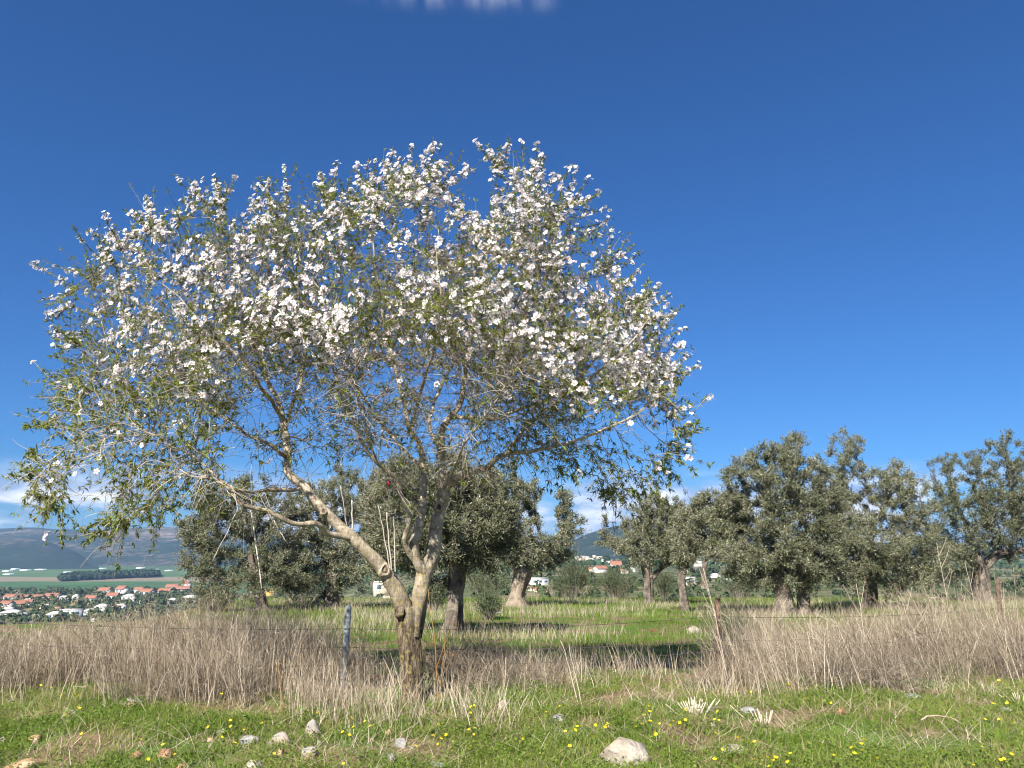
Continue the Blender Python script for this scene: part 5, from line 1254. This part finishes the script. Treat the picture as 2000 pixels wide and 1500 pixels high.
# ------------------------------------------------------------------ village, fields, far trees
def house(label, px, py, wpx, hpx, kind, wall, roof, seed, group, windows=0, cat='house'):
    g0 = ground_at(px, py)[0]; Y = g0[1]; s_ = Y / F; w = wpx * s_
    if Y < 100: return None
    h = hpx * s_ * (.62 if kind != 'flat' else .92); d = w * .8; rh = hpx * s_ * .38
    r0 = np.random.default_rng(seed); yaw = r0.uniform(-.5, .5); ca, sa = math.cos(yaw), math.sin(yaw)
    root = empty('house', g0); tag(root, label, cat, group)
    rt = lambda V: (np.asarray(V, float) @ np.array([[ca, sa, 0], [-sa, ca, 0], [0, 0, 1.0]])) + g0
    def bx(x0, x1, y0, y1, z0, z1):
        V = [[x, y, z] for z in (z0, z1) for y in (y0, y1) for x in (x0, x1)]
        return V, [[0, 1, 5, 4], [1, 3, 7, 5], [3, 2, 6, 7], [2, 0, 4, 6], [4, 5, 7, 6], [0, 2, 3, 1]]
    m_ = MB(); V, Q = bx(-w / 2, w / 2, -d / 2, d / 2, -6, h); m_.add(rt(V), Q)
    if kind == 'gable':
        m_.add(rt([[-w / 2, -d / 2, h], [w / 2, -d / 2, h], [w / 2, d / 2, h], [-w / 2, d / 2, h], [-w / 2, 0, h + rh * .93], [w / 2, 0, h + rh * .93]]), None, [[0, 3, 4], [1, 5, 2]])
    under(m_.build('wall', wall), root)
    m_ = MB(); e = w * .06
    if kind == 'flat':
        V, Q = bx(-w / 2 - e * .3, w / 2 + e * .3, -d / 2 - e * .3, d / 2 + e * .3, h + .01, h + .4); m_.add(rt(V), Q)
    elif kind == 'hip':
        m_.add(rt([[-w / 2 - e, -d / 2 - e, h], [w / 2 + e, -d / 2 - e, h], [w / 2 + e, d / 2 + e, h], [-w / 2 - e, d / 2 + e, h], [-w * .18, 0, h + rh], [w * .18, 0, h + rh]]), [[0, 1, 5, 4], [2, 3, 4, 5], [3, 2, 1, 0]], [[1, 2, 5], [3, 0, 4]])
    else:
        t_ = .25; m_.add(rt([[-w / 2 - e, -d / 2 - e, h - e * .6], [w / 2 + e, -d / 2 - e, h - e * .6], [w / 2 + e, 0, h + rh], [-w / 2 - e, 0, h + rh], [w / 2 + e, d / 2 + e, h - e * .6], [-w / 2 - e, d / 2 + e, h - e * .6]]), [[0, 1, 2, 3], [3, 2, 4, 5]])
    under(m_.build('roof', roof), root)
    for k in range(windows):
        x0 = -w / 2 + w * (k + .5) / windows; ww = w / windows * .25; V, Q = bx(x0 - ww, x0 + ww, -d / 2 - .08, -d / 2 + .1, h * .45, h * .8); m_ = MB(); m_.add(rt(V), Q); under(m_.build('window', 'glass_blue'), root)
    return root


ORD = ['first', 'second', 'third', 'fourth', 'fifth', 'sixth', 'seventh', 'eighth', 'ninth', 'tenth', 'eleventh', 'twelfth', 'thirteenth', 'fourteenth']
VROWS = {
    'topmost row': [(818, 840, 80, 46, 'R'), (955, 832, 80, 50, 'R'), (1085, 825, 60, 36, 'R'), (1152, 845, 90, 42, 'R'), (1292, 840, 88, 42, 'R'), (1345, 806, 80, 40, 'R'), (1424, 825, 95, 44, 'R'), (1458, 788, 60, 44, 'R')],
    'second row': [(85, 885, 80, 40, 'R'), (180, 885, 70, 36, 'R'), (228, 895, 66, 24, 'W'), (302, 888, 76, 40, 'C'), (408, 882, 95, 44, 'R'), (497, 880, 84, 26, 'W'), (592, 880, 44, 34, 'W'), (714, 896, 76, 42, 'R'), (880, 876, 78, 42, 'R'), (1012, 884, 88, 40, 'W')],
    'third row': [(52, 942, 86, 44, 'R'), (140, 938, 90, 42, 'R'), (205, 925, 74, 38, 'R'), (372, 950, 90, 30, 'W'), (800, 964, 90, 42, 'W'), (885, 965, 90, 36, 'T'), (948, 940, 66, 24, 'W'), (1070, 912, 88, 26, 'W'), (1352, 906, 76, 32, 'W'), (1492, 900, 120, 46, 'W'), (1636, 905, 110, 40, 'T')],
    'lowest row': [(65, 985, 84, 40, 'W'), (100, 1015, 140, 46, 'W'), (188, 1014, 50, 28, 'G'), (278, 1028, 76, 26, 'W'), (432, 1028, 105, 46, 'W'), (440, 970, 80, 28, 'T'), (565, 1015, 130, 50, 'G'), (706, 998, 84, 40, 'W'), (600, 1052, 66, 24, 'G'), (722, 1052, 60, 22, 'W')],
}
STY = {'R': ('gable', 'wall_white', 'tile_red', 'white house with orange-red tiled roof'), 'W': ('hip', 'wall_white', 'roof_white', 'white house with pale roof'), 'C': ('gable', 'wall_cream', 'tile_red', 'cream house with orange-red tiled roof'), 'T': ('hip', 'wall_white', 'tile_brown', 'house with broad brown tiled roof'), 'G': ('flat', 'wall_grey', 'roof_white', 'grey flat-roofed house')}
for row, L in VROWS.items():
    for k, (zx, zy, zw, zh, st) in enumerate(sorted(L)):
        kd_, wa, ro, tx_ = STY[st]
        house(f'{tx_}, {ORD[k]} from left in the {row} of the village', zx / 4, 950 + zy / 4 + 1.5, zw / 4 * 1.0, zh / 4 * 1.2, kd_, wa, ro, 300 + int(zx), 'houses of the village in the left valley', 2 if zw > 60 else 0)
RH = [('red-roofed white two-storey house under the town hill', 1203, 1114, 19, 18, 'R', 2), ('long red-roofed house left of the two-storey one', 1172, 1118, 22, 13, 'R', 0), ('small cream house left of the red roofs', 1155, 1116, 9, 8, 'C', 0), ('pale house right of the two-storey red one', 1232, 1117, 16, 9, 'W', 0), ('low tan-roofed house beside the forked olive crown', 1216, 1120, 22, 8, 'T', 0),
      ('white building seen beside the flared olive trunk', 1050, 1142, 34, 12, 'G', 3), ('orange-roofed shed below the white building by the flared trunk', 1034, 1154, 20, 9, 'T', 0), ('cream building lowest beside the flared trunk', 1058, 1156, 24, 8, 'C', 0),
      ('cream cabin with two windows seen left of the almond trunk', 746, 1160, 32, 24, 'C2', 2), ('white flat building in the right village gap', 1345, 1142, 26, 14, 'G', 2), ('white long house right in the village gap', 1422, 1142, 24, 12, 'W', 2), ('domed tan building in the right village gap', 1466, 1144, 30, 16, 'T', 0), ('small red-roofed house in the right village gap', 1436, 1119, 18, 10, 'R', 0), ('white low house above the gap under olive twigs', 1364, 1106, 22, 10, 'W', 0), ('pale house between twin trunks and feathery olive', 1605, 1120, 14, 8, 'W', 0), ('white shed left of the leaning olive', 1397, 1128, 16, 8, 'W', 0)]
STY['C2'] = ('flat', 'wall_cream', 'roof_white', '')
for k, (lb, px, py, w_, h_, st, nw) in enumerate(RH):
    kd_, wa, ro, _ = STY[st]; house(lb, px, py, w_, h_, kd_, wa, ro, 500 + k, 'buildings beyond the grove', nw)
# the pale town along the foot of the hill
r0 = np.random.default_rng(77)
TOWN = sorted([(r0.uniform(1128, 1262), r0.uniform(1086, 1100)) for _ in range(34)])
for k, (px, py) in enumerate(TOWN):
    house('tiny pale block of the town at the foot of the hill', px, py, r0.uniform(5, 10), r0.uniform(3.5, 6.5), 'flat', 'wall_cream' if k % 3 else 'wall_white', 'roof_white', 600 + k, 'pale town blocks under the hill')
# low white wall segments left of the trunk, ochre digger between the olives
def wall_seg(label, px0, px1, py0, py1, Y):
    a_, b_ = at(px0, py1, Y), at(px1, py1, Y); h_ = (py1 - py0) * Y / F; z0 = float(min(H(a_[0], Y), H(b_[0], Y))) - .3; z1 = a_[2] + h_; n_ = 9
    xs = np.linspace(a_[0], b_[0], n_); m_ = MB()
    top_ = z1 + np.random.default_rng(int(px0)).normal(0, h_ * .06, n_)
    V = np.concatenate([np.stack([xs, np.full(n_, Y), np.full(n_, z0)], 1), np.stack([xs, np.full(n_, Y), top_], 1), np.stack([xs, np.full(n_, Y + .4), np.full(n_, z0)], 1), np.stack([xs, np.full(n_, Y + .4), top_], 1)])
    i_ = np.arange(n_ - 1)[:, None]; Q = np.concatenate([i_ + [[0, 1, n_ + 1, n_]], i_ + [[n_, n_ + 1, 3 * n_ + 1, 3 * n_]], i_ + [[2 * n_ + 1, 2 * n_, 3 * n_, 3 * n_ + 1]]]); Q = np.concatenate([Q, [[0, n_, 3 * n_, 2 * n_], [n_ - 1, 3 * n_ - 1, 4 * n_ - 1, 2 * n_ - 1]]])
    c_ = V.mean(0); m_.add(V - c_, Q); o = m_.build('stone_wall', 'limestone'); o.location = c_; tag(o, label, 'wall')
wall_seg('low whitewashed stone wall left of the almond trunk', 678, 736, 1169, 1178, 46.0)
wall_seg('short bright end of wall beside the almond trunk', 747, 772, 1165, 1177, 45.0)
house('small ochre hut seen between the left olive trunks', 527, 1164, 16, 14, 'flat', 'ochre', 'ochre', 590, None, 0, 'hut')
# white greenhouses on the valley floor
GH = [(15, 1116, 12), (50, 1114, 14), (30, 1112, 10), (80, 1113, 16), (88, 1110, 10), (115, 1108, 8), (132, 1118, 8), (143, 1109, 9), (195, 1111, 20), (275, 1110, 12), (305, 1113, 6), (17, 1122, 12), (330, 1115, 10), (250, 1117, 8)]
for k, (px, py, w_) in enumerate(sorted(GH)):
    g0 = ground_at(px, py)[0]; s_ = g0[1] / F; w = w_ * s_; h = 1.6 * s_; d = 24; m_ = MB(); nn = 7; a_ = np.linspace(0, math.pi, nn)
    for c0 in (-1, 0, 1):
        sec = np.stack([np.full(nn, 0), -np.cos(a_) * d / 6 + c0 * d / 3, np.sin(a_) * h], 1); V = np.concatenate([sec + [-w / 2, 0, 0], sec + [w / 2, 0, 0]]); i_ = np.arange(nn - 1)[:, None]
        m_.add(V, i_ + [[0, 1, nn + 1, nn]], [[0, j + 1, j] for j in range(1, nn - 1)] + [[nn, nn + j, nn + j + 1] for j in range(1, nn - 1)])
    o = m_.build('greenhouse', 'greenhouse'); o.location = g0; tag(o, f'white greenhouse strip, {ORD[k]} from left on the far valley floor', 'greenhouse', 'greenhouses on the valley floor')


def tree_balls(P, R, hs, rough=.45, tris=None, seed=0):
    """lumpy leafy crowns of small facets, many at once"""
    n_ = len(P); k_ = tris or 46; r0 = np.random.default_rng(seed); d_ = unit(r0.normal(size=(n_, k_, 3))); d_[..., 2] = np.abs(d_[..., 2]) * 1.25 - .25
    rad_ = R[:, None] * (1 + rough * (r0.uniform(size=(n_, k_)) - .6)); c_ = P[:, None] + d_ * rad_[..., None] * np.array([1, 1, 1]) * np.stack([np.ones(n_), np.ones(n_), hs], 1)[:, None]; c_[..., 2] += (R * hs * .35)[:, None]
    s_ = (R[:, None] * r0.uniform(.35, .6, (n_, k_)))[..., None]
    t1 = unit(np.cross(d_, r0.normal(size=d_.shape))); t2 = np.cross(d_, t1)
    V = np.stack([c_ + t1 * s_, c_ - t1 * s_ * .6 + t2 * s_ * .8, c_ - t1 * s_ * .6 - t2 * s_ * .8], 2).reshape(-1, 3)
    return V, np.arange(len(V)).reshape(-1, 3)


# wood strip on the valley floor
n_ = 1100; u_ = rng.uniform(0, 1, n_); v_ = rng.uniform(0, 1, n_)
gx = 118 + u_ * 190; gy = np.interp(u_, [0, .55, 1], [1136, 1131, 1127]) - v_ * np.interp(u_, [0, .2, 1], [3.5, 8, 5.5])
G = ground_at(gx[:160], gy[:160]); yy_ = np.interp(gy, np.sort(gy[:160])[::-1][::-1], G[np.argsort(gy[:160]), 1]); dv = ray(gx, gy); G = dv * (yy_ / dv[:, 1])[:, None]; G[:, 2] = H(G[:, 0], G[:, 1])
R_ = rng.uniform(4.5, 7, n_); V, T = tree_balls(G + [0, 0, 3], R_, np.full(n_, 1.25), .4, 30, 1); m_ = MB(); m_.add(V, None, T, np.repeat(np.clip(rng.normal(.15, .12, n_), 0, .5), 90)); tag(m_.build('pine_wood', 'far_leaf'), 'dark strip of wood among the green valley fields', 'wood', kind='stuff')
# garden trees and hedges all through the village
n_ = 1250; yw_ = 430 + 850 * rng.uniform(0, 1, n_) ** .8; xw_ = (rng.uniform(-30, 440, n_) - 1000) / F * yw_ / 1.02
G = np.stack([xw_, yw_, H(xw_, yw_)], 1); R_ = rng.uniform(1.6, 3.6, n_) * np.where(rng.uniform(size=n_) < .15, 1.35, 1); V, T = tree_balls(G, R_, rng.uniform(.8, 1.5, n_), .5, 26, 2); m_ = MB(); m_.add(V, None, T, np.repeat(np.clip(rng.normal(.55, .25, n_), 0, 1), 78)); tag(m_.build('village_trees', 'far_leaf'), 'garden trees and hedges all through the left village', 'trees', kind='stuff')
n_ = 800; yw_ = np.geomspace(130, 2200, n_); xw_ = (rng.uniform(680, 2050, n_) - 1000) / F * yw_ / 1.02
G = np.stack([xw_, yw_, H(xw_, yw_)], 1); R_ = rng.uniform(1.8, 3.8, n_) * np.clip(G[:, 1] / 500, .5, 1.3); V, T = tree_balls(G, R_, rng.uniform(.8, 1.4, n_), .5, 30, 3); m_ = MB(); m_.add(V, None, T, np.repeat(np.clip(rng.normal(.42, .25, n_), 0, 1), 90)); tag(m_.build('hillside_trees', 'far_leaf'), 'scattered trees over the slopes beyond the grove', 'trees', kind='stuff')
# the trees one can tell apart beside the red roofs
for lb, px, py, w_, h_, tn in [('round dark green tree left of the red roofs', 1153, 1110, 24, 15, .25), ('tall dark cypress-like tree above the red roofs', 1186, 1104, 14, 18, .1), ('olive-yellow bushy tree between the red roofs', 1187, 1114, 14, 10, .75), ('dark broad tree right of the two-storey house', 1220, 1108, 26, 16, .12)]:
    g0 = ground_at(px, py)[0]; s_ = g0[1] / F; root = empty('garden_tree', g0); tag(root, lb, 'tree')
    m_ = MB(); V, Q, T = tube(g0 + np.array([[0, 0, -1], [0, 0, h_ * s_ * .3], [.3, 0, h_ * s_ * .5]]), [.5, .4, .25], 6); m_.add(V, Q, T, .3); under(m_.build('trunk', 'olive_bark'), root)
    V, T = tree_balls(np.array([g0 + [0, 0, h_ * s_ * .42]]), np.array([w_ * s_ * .45]), np.array([h_ / w_ * 1.05]), .45, 420, int(px)); m_ = MB()
    c_ = V.reshape(-1, 3, 3).mean(1, keepdims=True); V = (c_ + (V.reshape(-1, 3, 3) - c_) * .42).reshape(-1, 3); m_.add(V, None, T, np.repeat(np.clip(rng.normal(tn, .12, 420), 0, 1), 3)); under(m_.build('crown', 'far_leaf'), root)
# radio mast on the hill
c_ = at(1155, 1041, 2950); m_ = MB(); V, Q, T = tube([c_ - [0, 0, 6], c_ + [0, 0, 14], c_ + [0, 0, 27]], [.9, .7, .35], 6); m_.add(V - c_, Q, T); V, Q = tubes(np.stack([c_ + [[-2.5, 0, 14.0]], c_ + [[2.5, 0, 14.0]]], 1), np.full((1, 2), .35), 4); m_.add(V - c_, Q); o = m_.build('radio_mast', 'mast'); o.location = c_; tag(o, 'thin radio mast standing on the town hill', 'mast')

# ------------------------------------------------------------------ haze
hz = bpy.data.materials.new('haze'); hz.use_nodes = True; n = hz.node_tree.nodes; n.remove(n['Principled BSDF'])
pv = n.new('ShaderNodeVolumePrincipled'); pv.inputs['Color'].default_value = (0.38, 0.62, 1.0, 1); pv.inputs['Density'].default_value = 0.00008; pv.inputs['Anisotropy'].default_value = 0.1
hz.node_tree.links.new(pv.outputs[0], n['Material Output'].inputs['Volume'])
V = np.array([[x, y, z] for z in (-95.0, 135.0) for y in (-60.0, 7400.0) for x in (-9600.0, 9600.0)])
tag(mk('haze', V, [[0, 2, 3, 1], [4, 5, 7, 6], [0, 1, 5, 4], [1, 3, 7, 5], [3, 2, 6, 7], [2, 0, 4, 6]], None, hz), 'thin blue haze over the valley', kind='stuff')
